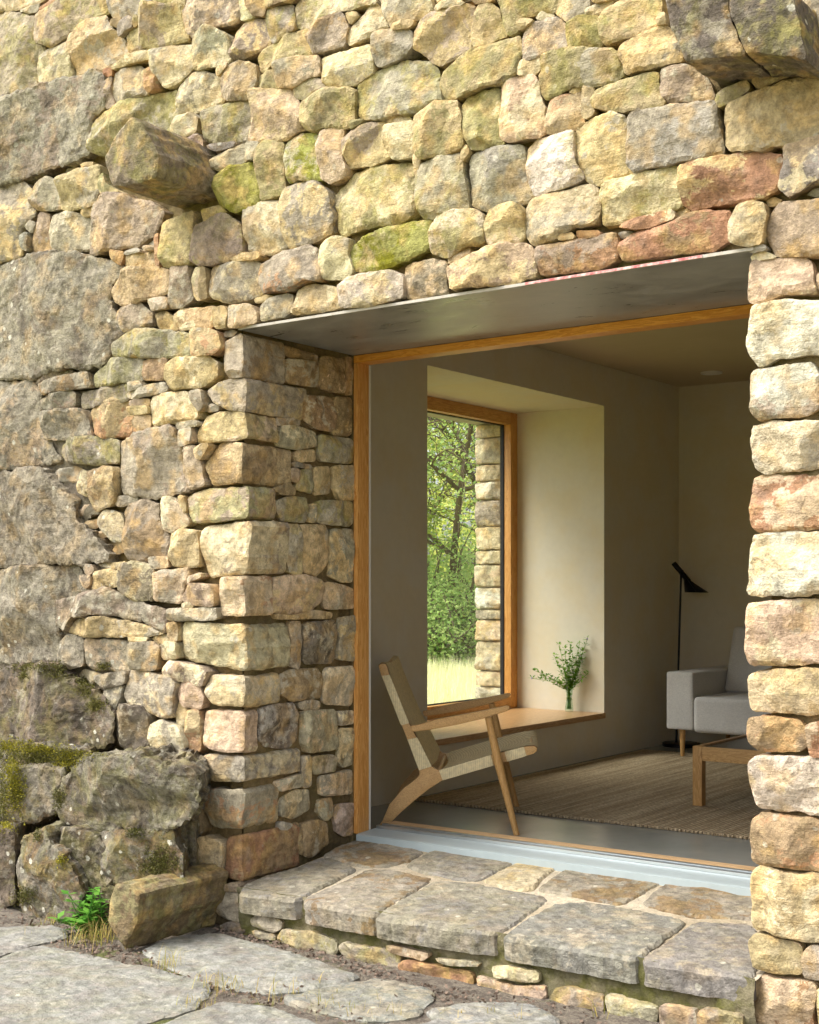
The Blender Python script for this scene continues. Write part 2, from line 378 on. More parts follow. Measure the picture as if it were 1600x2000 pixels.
def joint_mat():
    m = NT('joint_earth'); g = m.n('ShaderNodeNewGeometry'); v = g.outputs['Position']
    d = m.noise(v, 30, 7, 0.75); b = m.noise(v, 150, 5, 0.7); a = m.noise(v, 5, 6, 0.65)
    c = m.mix(m.ramp(d, 0.38, 0.62), lin((112, 102, 92)), lin((152, 142, 126))); c = m.mix(m.ramp(a, 0.52, 0.62, 0, 0.8), c, lin((112, 118, 58)))
    c = m.scalecol(c, m.ramp(b, 0.25, 0.75, 0.6, 1.3)); return m.set(c, 0.98, m.bump(m.math('ADD', b, d), 1.0, 0.015))
M['joint'] = joint_mat()
def ground_mat():
    m = NT('earth_and_meadow'); tc = m.n('ShaderNodeTexCoord'); g = m.n('ShaderNodeNewGeometry'); v = g.outputs['Position']
    a = m.noise(v, 1.1, 6); b = m.noise(v, 60, 8, 0.75); d = m.noise(v, 14, 6, 0.7)
    soil = m.mix(m.ramp(d, 0.35, 0.65), lin((104, 88, 74)), lin((138, 122, 102)))
    grass = m.mix(m.ramp(a, 0.35, 0.65), lin((126, 138, 56)), lin((180, 178, 88)))
    sp = m.n('ShaderNodeSeparateXYZ'); m.l(v, sp.inputs[0])
    w = m.math('ADD', sp.outputs['X'], m.math('MULTIPLY', m.math('SUBTRACT', a, 0.5), 1.2)); w2 = m.math('ADD', sp.outputs['Y'], m.math('MULTIPLY', m.math('SUBTRACT', a, 0.5), 1.5))
    k = m.math('MAXIMUM', m.ramp(w, -3.0, -2.4, 1, 0), m.ramp(w2, -8.5, -7.5, 1, 0))
    c = m.mix(k, soil, grass); c = m.scalecol(c, m.ramp(b, 0.2, 0.8, 0.6, 1.3))
    return m.set(c, 0.98, m.bump(m.math('ADD', b, d), 0.8, 0.02))
M['ground'] = ground_mat()

# ------------------------------------------------------------------ the masonry, stone by stone
# outlines were surveyed in quarter-pixel tiles of the photograph: (tile x, tile y, [(colours, outline), ...])
PAL = {'Y': (206, 184, 138), 'C': (222, 207, 170), 'W': (226, 215, 190), 'G': (172, 164, 146), 'O': (158, 150, 104),
       'L': (164, 160, 84), 'P': (158, 141, 126), 'R': (178, 132, 98), 'B': (150, 124, 92), 'D': (116, 107, 96),
       'S': (154, 150, 143), 'K': (206, 182, 152), 'F': (160, 159, 152)}
FRONT = [
(0, 0, [
 ('CG', [(-60,-40),(420,-40),(330,25),(160,80),(0,95),(-60,100)]),
 ('GG', [(165,90),(330,40),(310,95),(250,110)]),
 ('RY', [(330,70),(400,10),(480,-10),(470,40),(330,115)]),
 ('PO', [(310,140),(520,20),(830,-20),(880,100),(720,190),(560,300),(420,390),(310,330)]),
 ('GO', [(-60,105),(200,100),(310,140),(300,340),(370,395),(290,510),(315,700),(0,790),(-60,810)]),
 ('CG', [(300,500),(400,400),(560,330),(590,460),(585,600),(320,700),(300,560)]),
 ('YG', [(570,290),(740,160),(850,130),(910,230),(1010,350),(1030,430),(830,550),(600,600),(580,440)]),
 ('GY', [(860,-30),(1210,-30),(1180,70),(1050,140),(920,180),(880,70)]),
 ('BY', [(920,180),(990,160),(960,230),(910,215)]),
 ('GP', [(1040,145),(1080,170),(1070,230),(970,300),(965,230)]),
 ('OY', [(1200,-30),(1380,-30),(1340,45),(1230,45)]),
 ('YG', [(1345,45),(1370,0),(1470,-30),(1465,60)]),
 ('YP', [(1110,100),(1180,65),(1460,60),(1470,240),(1500,320),(1400,345),(1030,415),(1015,300),(1060,240),(1120,190)]),
 ('OY', [(1085,150),(1110,140),(1130,200),(1090,230)]),
 ('YC', [(900,530),(1100,420),(1220,400),(1215,460),(1100,500),(910,550)]),
 ('CG', [(1230,420),(1380,370),(1530,360),(1535,520),(1440,620),(1300,690),(1240,600),(1220,520)]),
 ('YR', [(1150,580),(1220,540),(1250,620),(1250,700),(1200,735),(1160,650)]),
 ('GY', [(900,580),(1090,515),(1170,560),(1160,640),(1190,740),(930,830),(890,740)]),
 ('PP', [(840,650),(890,600),(890,740),(925,830),(850,860)]),
 ('RR', [(830,550),(890,540),(890,600),(840,600)]),
 ('GP', [(-60,810),(0,800),(330,705),(450,640),(620,605),(720,560),(850,600),(850,850),(770,910),(730,1060),(730,1200),(560,1290),(230,1400),(0,1470),(-60,1485)]),
 ('OG', [(740,960),(800,890),(1000,790),(1370,700),(1400,800),(1385,1060),(1100,1150),(800,1210),(735,1180)]),
 ('CG', [(1390,930),(1530,895),(1570,940),(1560,1040),(1430,1090),(1385,1050)]),
 ('PG', [(1460,1070),(1560,1050),(1600,1110),(1600,1170),(1500,1110)]),
 ('YG', [(640,1300),(690,1275),(740,1275),(720,1310),(680,1315)]),
 ('OY', [(795,1410),(840,1360),(860,1450),(960,1510),(820,1540),(800,1480)]),
]),
(400, 0, [
 ('PK', [(-130,-30),(300,-30),(290,120),(250,180),(0,250),(-70,320),(-130,240)]),
 ('GC', [(-60,290),(60,225),(230,290),(225,500),(0,555),(-60,540),(-70,400)]),
 ('GC', [(-220,740),(-180,650),(-100,580),(0,565),(140,600),(150,760),(130,800),(0,860),(-205,900)]),
 ('CG', [(300,-30),(340,-30),(360,70),(405,140),(290,160)]),
 ('BY', [(345,-30),(750,-30),(730,15),(620,40),(520,80),(500,140),(410,130),(360,60)]),
 ('CC', [(495,80),(570,30),(630,45),(540,85)]),
 ('GO', [(500,130),(540,85),(700,40),(720,220),(700,250),(540,340),(510,250)]),
 ('PY', [(250,250),(300,190),(400,150),(490,155),(520,340),(470,380),(240,485),(225,370)]),
 ('CO', [(695,90),(760,0),(800,-30),(1350,-30),(1390,50),(1290,60),(1040,120),(1000,170),(870,230),(720,220)]),
 ('YO', [(430,450),(470,390),(600,300),(810,225),(870,260),(860,410),(700,460),(440,570)]),
 ('GB', [(845,300),(900,230),(1030,130),(1100,120),(1150,220),(1120,370),(1040,400),(880,430),(850,360)]),
 ('YB', [(1130,120),(1210,110),(1230,140),(1160,200)]),
 ('CY', [(1140,250),(1280,120),(1310,40),(1380,60),(1460,220),(1430,240),(1320,300),(1160,365),(1125,320)]),
 ('CG', [(1380,-30),(1790,-30),(1800,120),(1700,165),(1560,190),(1490,235),(1430,120)]),
 ('YC', [(1500,240),(1600,180),(1680,190),(1640,235),(1530,250)]),
 ('SG', [(1345,310),(1400,260),(1490,245),(1600,245),(1640,260),(1650,380),(1600,450),(1390,530),(1340,470)]),
 ('PG', [(150,600),(200,520),(290,480),(420,520),(430,640),(380,780),(210,800),(155,740)]),
 ('YO', [(410,640),(440,590),(570,545),(600,680),(510,725),(405,690)]),
 ('YK', [(115,545),(200,505),(215,515),(150,590),(120,600)]),
 ('GK', [(595,540),(610,510),(750,460),(920,450),(930,600),(820,640),(710,690),(610,690)]),
 ('CG', [(935,470),(1120,430),(1310,360),(1340,420),(1330,570),(1220,650),(1090,690),(960,670),(940,600)]),
 ('GO', [(715,700),(730,650),(880,620),(940,640),(970,700),(800,780),(720,775)]),
 ('GO', [(0,880),(200,810),(370,800),(410,900),(330,1110),(90,1140),(0,1080)]),
 ('KY', [(390,720),(690,700),(790,880),(800,1010),(600,1110),(340,1110),(410,900)]),
 ('YO', [(800,820),(940,730),(1130,695),(1200,720),(1195,900),(1190,970),(1130,1020),(1000,1000),(830,1030),(790,940)]),
 ('GO', [(1205,660),(1330,580),(1400,530),(1600,480),(1780,490),(1830,580),(1850,700),(1880,800),(1720,890),(1560,900),(1280,950),(1200,890)]),
 ('CC', [(1425,935),(1590,915),(1620,935),(1600,955),(1440,985)]),
 ('YP', [(1085,1080),(1120,1050),(1260,980),(1420,960),(1440,1080),(1460,1220),(1300,1290),(1140,1310),(1085,1210)]),
 ('OO', [(1165,965),(1280,955),(1250,980),(1175,1020)]),
 ('CY', [(1440,1000),(1600,960),(1650,955),(1660,1100),(1670,1200),(1640,1240),(1490,1250),(1460,1180),(1435,1100)]),
 ('KP', [(930,1030),(1000,1000),(1110,1010),(1080,1150),(1130,1330),(1120,1380),(1000,1440),(935,1400),(920,1260)]),
 ('LG', [(645,1110),(760,1050),(850,1040),(910,1080),(930,1380),(930,1420),(780,1410),(660,1430),(635,1280)]),
 ('YO', [(430,1190),(500,1110),(630,1130),(630,1300),(640,1450),(640,1510),(460,1565),(430,1470)]),
 ('LL', [(100,1380),(240,1300),(410,1265),(430,1400),(440,1530),(430,1580),(240,1665),(130,1600),(90,1480)]),
 ('GK', [(50,1270),(150,1200),(330,1130),(350,1200),(340,1260),(130,1340),(60,1310)]),
 ('GG', [(345,1120),(450,1120),(425,1200),(420,1255),(355,1255)]),
 ('SD', [(50,1155),(250,1115),(260,1140),(120,1190)]),
]),
(800, 0, [
 ('CY', [(240,75),(380,10),(470,50),(300,90),(250,105)]),
 ('YO', [(200,-30),(480,-30),(400,5),(240,40)]), ('BY', [(485,-30),(690,-30),(680,30),(560,50)]),
 ('YP', [(55,330),(100,170),(200,130),(300,90),(430,55),(540,70),(540,220),(500,270),(510,400),(400,450),(250,505),(200,490),(60,390)]),
 ('YO', [(500,260),(540,150),(590,60),(650,40),(720,90),(740,220),(790,290),(700,310),(600,370),(530,400),(500,340)]),
 ('YO', [(695,-30),(1180,-30),(1150,110),(1060,110),(900,160),(870,250),(800,290),(740,190),(725,70)]),
 ('YG', [(1190,-30),(1410,-30),(1420,70),(1380,150),(1260,190),(1160,110)]),
 ('CY', [(1005,150),(1040,110),(1150,130),(1060,165)]), ('YK', [(870,200),(910,170),(1000,180),(930,240),(890,250)]),
 ('GK', [(890,370),(930,230),(1060,160),(1180,150),(1250,220),(1260,400),(1150,420),(1040,450),(920,490),(900,420)]),
 ('OY', [(1255,200),(1390,150),(1510,145),(1530,240),(1540,380),(1430,400),(1280,400),(1265,290)]),
 ('CG', [(1395,90),(1460,50),(1600,20),(1600,60),(1520,120),(1400,140)]), ('YO', [(1450,-30),(1620,-30),(1600,15),(1470,40)]),
 ('YO', [(245,670),(290,560),(400,460),(440,415),(560,400),(890,285),(900,440),(860,590),(740,660),(600,700),(430,760),(300,805),(255,730)]),
 ('YC', [(870,520),(910,490),(1050,460),(1040,560),(1000,595),(870,600)]),
 ('OG', [(1060,450),(1250,410),(1600,400),(1670,430),(1700,560),(1690,600),(1600,670),(1480,690),(1300,680),(1200,740),(1090,790),(1035,720),(1040,580)]),
 ('KC', [(745,680),(790,630),(980,600),(1020,650),(1030,760),(1070,850),(1070,1040),(1040,1080),(800,1130),(750,1090),(730,950),(750,820)]),
 ('OC', [(430,830),(460,780),(560,730),(720,700),(745,800),(720,950),(740,1080),(760,1130),(490,1180),(450,1080),(430,960)]),
 ('YO', [(60,940),(180,860),(250,810),(400,800),(425,900),(430,1050),(450,1150),(350,1210),(110,1260),(75,1150)]),
 ('YR', [(1075,1000),(1110,780),(1230,750),(1370,730),(1375,800),(1350,930),(1380,960),(1300,1020),(1120,1050),(1075,1040)]),
 ('YG', [(1375,900),(1400,700),(1450,680),(1470,720),(1450,800),(1470,900),(1400,945)]), ('YG', [(1255,720),(1290,680),(1360,700),(1310,730)]),
 ('WC', [(935,1170),(1000,1100),(1260,1040),(1310,1040),(1300,1150),(1330,1280),(1380,1400),(1250,1460),(990,1530),(940,1450)]),
 ('YG', [(1325,1000),(1420,950),(1600,895),(1720,930),(1740,1000),(1745,1250),(1790,1350),(1600,1410),(1480,1450),(1390,1410),(1330,1280),(1310,1130)]),
 ('GS', [(465,1230),(530,1180),(900,1145),(930,1300),(925,1430),(970,1530),(900,1590),(620,1650),(480,1600),(470,1400)]),
 ('GO', [(60,1400),(90,1300),(270,1220),(420,1210),(440,1360),(460,1560),(470,1640),(300,1690),(220,1710),(100,1700),(70,1560)]),
 ('YG', [(50,1220),(80,1190),(110,1270),(60,1380)]), ('YY', [(430,1150),(460,1140),(480,1190),(430,1270)]),
]),
(1200, 0, [
 ('YO', [(-75,170),(-20,90),(60,40),(370,-40),(385,60),(365,210),(220,260),(20,350),(-40,365),(-70,290)]),
 ('YO', [(-150,810),(-100,720),(0,680),(370,570),(380,760),(430,830),(200,880),(120,900),(0,880),(-140,850)]),
 ('CO', [(-110,1500),(-80,1440),(100,1400),(500,1310),(540,1360),(540,1560),(530,1600),(400,1660),(150,1700),(50,1740),(-80,1760),(-110,1620)]),
 ('RY', [(545,1400),(560,1330),(860,1230),(1200,1190),(1310,1220),(1320,1290),(1280,1500),(1160,1540),(900,1590),(640,1640),(560,1620)]),
 ('SC', [(1340,1150),(1460,1120),(1680,1060),(1700,1400),(1560,1450),(1390,1540),(1300,1470),(1340,1290)]),
 ('YG', [(875,900),(900,820),(1060,760),(1280,690),(1440,630),(1700,615),(1700,980),(1600,1060),(1500,1100),(1200,1170),(930,1185),(885,1130)]),
 ('GS', [(145,970),(200,890),(460,840),(800,805),(810,920),(850,1100),(870,1200),(680,1260),(380,1310),(200,1350),(155,1300),(145,1100)]),
 ('PG', [(375,560),(600,520),(740,640),(780,720),(800,780),(620,800),(410,810),(380,700)]),
 ('GY', [(65,450),(110,360),(250,270),(430,220),(470,260),(540,400),(560,490),(390,530),(110,595),(100,510)]),
 ('YY', [(365,190),(380,130),(430,130),(440,210),(380,215)]),
 ('GO', [(795,760),(860,710),(1050,640),(1060,700),(930,790),(820,850)]), ('YB', [(1090,640),(1150,620),(1380,550),(1410,590),(1280,650),(1140,700)]),
 ('KG', [(1480,-30),(1700,-30),(1700,250),(1560,260),(1490,290)]), ('GO', [(1510,330),(1560,270),(1700,260),(1700,605),(1530,605),(1505,500)]),
]),
(0, 400, [
 ('GY', [(-60,-110),(0,-125),(200,-180),(260,-100),(255,0),(290,80),(200,200),(190,400),(0,470),(-60,480)]),
 ('GP', [(270,-80),(310,-170),(380,-205),(510,-180),(510,-50),(500,40),(340,55),(265,0)]),
 ('YG', [(520,-180),(640,-270),(800,-300),(800,-100),(760,0),(680,30),(560,55),(510,30),(515,-100)]),
 ('GG', [(220,170),(250,125),(300,150),(280,230)]), ('SG', [(195,250),(255,225),(250,370),(220,350)]),
 ('PB', [(330,60),(400,75),(395,200),(410,360),(260,385),(275,240)]),
 ('GC', [(420,80),(540,50),(740,100),(755,260),(730,350),(430,375),(405,200)]),
 ('YC', [(640,60),(690,15),(750,10),(740,70),(680,95)]),
 ('PG', [(760,10),(840,-80),(950,-85),(1230,10),(1290,60),(1230,230),(1080,320),(900,360),(740,420),(730,300),(755,150)]),
 ('RY', [(890,365),(1000,380),(980,480),(920,440)]), ('YC', [(985,420),(1150,380),(1260,360),(1260,490),(1050,530),(990,480)]),
 ('GG', [(1160,340),(1250,330),(1250,360),(1170,365)]), ('GG', [(1010,390),(1110,350),(1150,375),(1040,400)]),
 ('RR', [(1260,240),(1290,240),(1285,480),(1265,480)]),
 ('YO', [(1300,160),(1440,90),(1530,60),(1530,300),(1520,470),(1300,495),(1290,320)]),
 ('GD', [(-60,490),(0,480),(250,405),(620,380),(720,420),(900,440),(990,490),(1000,560),(900,620),(880,750),(930,850),(990,1000),(890,1090),(870,1200),(780,1280),(560,1290),(280,1345),(0,1370),(-60,1380)]),
 ('YB', [(1000,530),(1150,500),(1340,510),(1360,620),(1350,700),(1200,740),(980,800),(930,760),(890,680)]),
 ('PG', [(1365,490),(1500,480),(1520,620),(1530,740),(1440,800),(1350,810),(1355,680)]), ('GB', [(1190,750),(1340,730),(1340,810),(1220,835)]),
 ('PG', [(940,840),(1120,765),(1220,860),(1230,940),(1150,970),(1000,1000),(940,900)]),
 ('BY', [(1230,860),(1300,830),(1370,880),(1400,970),(1270,1000),(1230,920)]),
 ('YC', [(1380,860),(1420,820),(1690,795),(1690,900),(1660,965),(1400,975),(1370,920)]),
 ('GO', [(890,1090),(1000,1010),(1170,975),(1340,990),(1530,1010),(1520,1100),(1500,1195),(1300,1195),(1100,1190),(900,1190)]),
 ('GO', [(740,1340),(900,1200),(1130,1210),(1130,1370),(940,1400),(750,1420)]),
 ('BG', [(1130,1230),(1250,1195),(1320,1210),(1310,1370),(1150,1370)]),
 ('YC', [(1330,1260),(1400,1205),(1620,1185),(1720,1230),(1710,1340),(1600,1420),(1380,1445),(1320,1350)]),
 ('PB', [(280,1360),(440,1300),(580,1295),(560,1330),(300,1400)]), ('GB', [(330,1410),(560,1335),(720,1310),(740,1420),(560,1450),(370,1485)]),
 ('GK', [(-60,1395),(260,1370),(320,1450),(335,1640),(420,1900),(480,2000),(360,2040),(100,2070),(-60,2070)]),
 ('GP', [(350,1530),(570,1455),(620,1480),(610,1580),(360,1600),(345,1570)]),
 ('GO', [(640,1470),(1010,1400),(1040,1430),(1010,1530),(640,1590),(630,1520)]), ('GG', [(1040,1400),(1130,1385),(1160,1430),(1040,1460)]),
 ('GG', [(1020,1480),(1200,1410),(1310,1390),(1340,1450),(1100,1520),(1030,1510)]),
 ('YP', [(1030,1540),(1190,1520),(1190,1570),(1050,1590)]), ('PG', [(1500,1470),(1590,1450),(1620,1560),(1580,1620)]),
]),
(400, 400, [
 ('PO', [(-60,170),(120,85),(200,90),(290,180),(300,380),(180,450),(-20,480),(-70,440)]), ('YL', [(-10,50),(120,10),(180,60),(100,80),(0,150)]),
 ('CK', [(-80,600),(-50,500),(0,490),(0,740),(-40,750),(-80,680)]), ('BG', [(5,500),(35,500),(55,740),(5,745)]),
 ('YK', [(90,810),(180,800),(205,850),(190,960),(120,975),(95,910)]), ('KG', [(215,800),(380,785),(435,850),(430,920),(290,970),(210,960)]),
 ('YR', [(-70,990),(60,970),(130,1010),(160,1120),(100,1180),(-80,1180)]),
 ('GY', [(615,-20),(640,-110),(700,-150),(850,-180),(960,-120),(995,-60),(1015,80),(1010,220),(850,290),(670,340),(625,220)]),
 ('CO', [(1000,-60),(1040,-140),(1150,-240),(1300,-310),(1640,-325),(1655,-150),(1640,50),(1560,130),(1280,190),(1060,240),(1025,160),(1030,60)]),
 ('CG', [(290,80),(310,20),(370,-20),(600,-30),(615,100),(635,320),(500,380),(330,350),(300,250)]),
 ('YC', [(230,430),(330,390),(440,375),(460,410),(400,435),(240,440)]),
 ('GC', [(40,560),(60,480),(400,440),(445,480),(440,600),(455,680),(340,740),(180,770),(70,730),(45,660)]),
 ('GR', [(455,480),(560,410),(820,330),(900,350),(920,450),(940,600),(860,590),(700,660),(480,690),(450,620)]),
 ('CG', [(925,360),(940,310),(1070,250),(1140,270),(1130,400),(1170,520),(1140,580),(960,580),(925,480)]),
 ('LO', [(1140,330),(1280,250),(1600,145),(1760,110),(1790,180),(1780,320),(1600,440),(1380,500),(1240,540),(1140,500),(1125,440)]),
 ('GC', [(455,800),(520,740),(640,700),(690,710),(680,830),(620,870),(460,910)]),
 ('YC', [(700,760),(740,680),(860,620),(970,640),(1050,660),(1070,800),(900,850),(690,860)]),
 ('WC', [(1060,640),(1200,570),(1500,520),(1560,560),(1570,730),(1300,800),(1085,810),(1070,740)]),
]),
(800, 400, [
 ('CO', [(195,180),(240,110),(380,50),(500,40),(590,80),(590,200),(600,300),(480,330),(320,410),(200,380),(190,280)]),
 ('YK', [(600,160),(640,50),(720,15),(880,5),(915,80),(910,280),(800,300),(640,320),(605,230)]),
 ('CG', [(920,40),(950,-20),(1000,-60),(1250,-110),(1420,-160),(1480,-120),(1490,30),(1460,140),(1300,200),(1180,270),(970,320),(920,250)]),
 ('KC', [(310,440),(340,400),(480,330),(485,400),(420,430),(320,460)]),
 ('KY', [(300,490),(460,430),(560,380),(650,330),(760,300),(900,310),(960,320),(1000,420),(1000,550),(880,610),(620,640),(350,665),(320,600)]),
 ('PK', [(-30,480),(0,470),(200,420),(295,450),(285,580),(295,690),(160,710),(-20,740),(-40,600)]),
 ('RP', [(1010,345),(1200,310),(1620,225),(1640,330),(1630,420),(1500,500),(1200,540),(1030,550),(1015,450)]),
 ('YK', [(1200,260),(1300,235),(1320,270),(1210,285)]), ('RY', [(1320,220),(1480,205),(1500,240),(1340,270)]),
]),
(1200, 400, [
 ('RB', [(50,290),(150,240),(400,170),(540,120),(700,60),(900,50),(930,150),(910,280),(760,350),(300,400),(70,430),(50,370)]),
 ('RC', [(60,180),(200,120),(480,50),(490,110),(330,170),(200,200)]),
 ('CY', [(935,150),(990,20),(1080,-10),(1180,0),(1210,90),(1180,200),(1170,310),(1060,330),(940,310)]),
 ('PB', [(1190,180),(1240,60),(1300,-10),(1640,-40),(1700,-30),(1700,390),(1400,395),(1250,380),(1195,260)]),
 ('GC', [(1070,350),(1190,320),(1200,355),(1080,372)]),
]),
(0, 800, [
 ('YR', [(720,-20),(800,-60),(1010,-90),(1030,-20),(1080,120),(1090,180),(860,225),(740,190),(695,50)]),
 ('YG', [(1050,-10),(1190,-20),(1200,30),(1060,45)]),
 ('YC', [(1205,-100),(1480,-140),(1560,-50),(1560,60),(1400,110),(1220,125),(1200,20)]),
 ('GK', [(340,30),(560,10),(690,0),(720,120),(740,210),(500,240),(380,230),(370,100)]),
 ('KP', [(1060,80),(1130,45),(1200,50),(1200,140),(1110,175),(1060,110)]),
 ('CG', [(1410,120),(1560,90),(1580,120),(1430,160)]), ('GK', [(1440,170),(1530,140),(1540,260),(1440,290)]),
 ('GO', [(500,290),(560,225),(740,215),(950,245),(940,420),(800,430),(540,415),(490,350)]),
 ('GP', [(960,250),(1150,180),(1380,125),(1420,180),(1440,280),(1455,480),(1500,620),(1350,670),(1200,690),(955,660),(950,420)]),
 ('YC', [(610,600),(650,470),(690,490),(710,600),(700,680),(620,640)]),
 ('YB', [(700,490),(860,450),(935,470),(935,640),(900,740),(780,800),(740,720),(720,580)]),
 ('GG', [(905,690),(1070,670),(1080,710),(960,760),(905,740)]),
 ('CG', [(775,850),(830,780),(940,810),(965,870),(995,1020),(900,1030),(820,930)]),
 ('PB', [(975,800),(1010,740),(1130,705),(1245,740),(1250,850),(1325,1000),(1335,1130),(1200,1180),(1030,1180),(1010,1040),(985,930)]),
 ('CK', [(1270,690),(1350,680),(1420,750),(1480,890),(1360,970),(1295,930),(1260,850)]),
 ('YY', [(1410,670),(1445,680),(1455,760),(1455,810),(1420,750)]),
 ('YC', [(1350,980),(1440,930),(1545,950),(1565,1080),(1560,1230),(1370,1220),(1345,1140)]),
 ('GK', [(1200,1160),(1335,1150),(1340,1230),(1220,1245)]),
 ('CD', [(970,1210),(1100,1190),(1210,1220),(1240,1270),(1225,1400),(1220,1495),(1080,1490),(980,1410)]),
 ('YC', [(770,1270),(890,1250),(965,1270),(965,1380),(880,1390),(740,1420),(755,1330)]),
 ('KG', [(680,1210),(750,1215),(770,1260),(740,1285),(690,1280)]), ('PK', [(660,1300),(745,1298),(735,1370),(715,1400)]),
 ('YG', [(780,1210),(960,1195),(985,1185),(965,1230),(900,1240)]),
 ('KG', [(1245,1290),(1330,1260),(1500,1235),(1510,1290),(1460,1380),(1450,1510),(1240,1490)]),
 ('PG', [(460,1500),(700,1440),(870,1395),(1080,1490),(1330,1570),(1335,1750),(1150,1660),(900,1600),(640,1610),(560,1720),(470,1680)]),
 ('GD', [(-60,490),(100,490),(360,455),(460,580),(600,700),(640,880),(800,1040),(890,1130),(880,1190),(640,1200),(320,1210),(100,1240),(-60,1240)]),
 ('GD', [(-60,1255),(320,1222),(600,1225),(670,1320),(690,1400),(460,1490),(465,1690),(475,1830),(455,1960),(200,1980),(-60,1980)]),
]),
(350, 800, [
 ('KP', [(65,300),(155,285),(185,420),(220,590),(110,625),(60,490)]), ('YG', [(155,320),(220,280),(280,270),(210,390),(190,380)]),
 ('CO', [(60,1330),(180,1275),(190,1300),(80,1360)]), ('PK', [(60,1470),(130,1360),(270,1370),(300,1420),(300,1540),(120,1520),(60,1490)]),
 ('CG', [(45,1520),(120,1505),(140,1540),(60,1555)]),
]),
(0, 1200, [
 ('YG', [(565,135),(640,40),(850,20),(1150,80),(1330,155),(1180,168),(900,175),(700,160)]),
 ('GK', [(485,300),(560,155),(685,180),(685,400),(560,430),(490,380)]), ('GK', [(700,190),(1000,210),(1045,240),(1055,430),(960,440),(700,420)]),
 ('GB', [(1055,225),(1230,215),(1285,260),(1260,430),(1065,430)]), ('YB', [(1205,180),(1330,160),(1340,210),(1250,230)]), ('YC', [(1040,180),(1190,180),(1180,210),(1050,215)]),
 ('YC', [(1345,70),(1400,60),(1410,100),(1405,200),(1370,220),(1335,170)]), ('CK', [(1275,250),(1320,210),(1405,230),(1415,340),(1310,350),(1285,310)]),
 ('GC', [(985,640),(1040,440),(1120,435),(1400,500),(1420,540),(1390,790),(1300,805),(1150,760),(1020,690)]),
 ('CC', [(1395,790),(1420,670),(1465,720),(1460,880),(1400,850)]),
 ('CG', [(1200,860),(1280,825),(1440,880),(1475,960),(1485,1100),(1350,1080),(1210,1030),(1195,950)]),
 ('GD', [(780,480),(1020,440),(1010,540),(860,570),(780,510)]), ('GC', [(860,580),(990,550),(965,650),(930,780),(850,840),(840,700)]),
 ('DG', [(930,770),(1000,690),(1140,720),(1180,800),(1190,1020),(1080,1060),(950,1010),(930,900)]),
]),
(350, 1200, [
 ('GC', [(-60,-40),(310,-50),(320,40),(40,46),(-60,40)]), ('PC', [(-90,440),(-50,360),(180,410),(235,450),(205,560),(100,525),(-80,495)]),
 ('KC', [(10,600),(40,530),(170,545),(205,650),(185,735),(60,715)]), ('YR', [(70,755),(165,745),(180,900),(180,1060),(110,1110),(85,1000)]),
 ('GO', [(100,1115),(185,1140),(180,1350),(100,1330)]), ('BG', [(60,1410),(135,1395),(160,1500),(190,1700),(110,1750),(65,1560)]),
]),
(350, 1600, [
 ('CY', [(110,190),(230,130),(345,190),(345,280),(335,400),(310,470),(200,440),(95,360)]),
 ('PB', [(370,515),(460,490),(500,510),(490,555),(370,545)]),
 ('GS', [(300,600),(360,555),(500,560),(520,680),(520,790),(440,790),(330,740)]), ('DG', [(350,830),(430,795),(555,830),(540,880),(400,880)]),
]),
]
# boulders of the old footing that stand proud of the wall: colours, proud by (m), tile, outline
BOULDERS = [
 ('DG', 0.17, 0, 1200, [(-60,1000),(300,1025),(690,1070),(640,1150),(470,1230),(-60,1240)]),
 ('PD', 0.10, 0, 1200, [(-60,430),(400,410),(480,520),(680,620),(800,740),(840,860),(830,1000),(700,1050),(300,1010),(-60,990)]),
 ('GD', 0.27, 0, 1200, [(440,1300),(620,1150),(800,1110),(1100,1120),(1350,1190),(1480,1220),(1500,1360),(1450,1580),(1330,1640),(1100,1690),(830,1680),(600,1690),(430,1600),(400,1420)]),
 ('GB', 0.24, 0, 1200, [(-60,1230),(70,1220),(200,1200),(460,1230),(430,1310),(380,1400),(390,1540),(240,1610),(70,1620),(-60,1630)]),
 ('PD', 0.34, 0, 1600, [(-60,70),(0,70),(75,110),(85,300),(60,480),(90,620),(-60,740)]),
 ('GB', 0.36, 0, 1600, [(95,210),(160,130),(330,85),(360,190),(480,270),(630,460),(650,540),(600,680),(480,830),(300,820),(110,760),(85,400)]),
 ('DG', 0.30, 0, 1600, [(365,120),(560,80),(690,130),(800,260),(855,470),(780,530),(720,600),(650,510),(500,270),(385,180)]),
 ('GB', 0.26, 0, 1600, [(700,120),(880,100),(1100,115),(1290,115),(1320,220),(1380,380),(1370,475),(1080,500),(870,500),(830,330)]),
 ('GG', 0.10, 0, 1600, [(1320,80),(1450,20),(1495,130),(1505,300),(1490,430),(1395,460),(1330,220)]),
 ('DG', 0.30, 0, 1600, [(560,560),(720,590),(850,540),(880,620),(850,760),(700,880),(520,860)]),
]
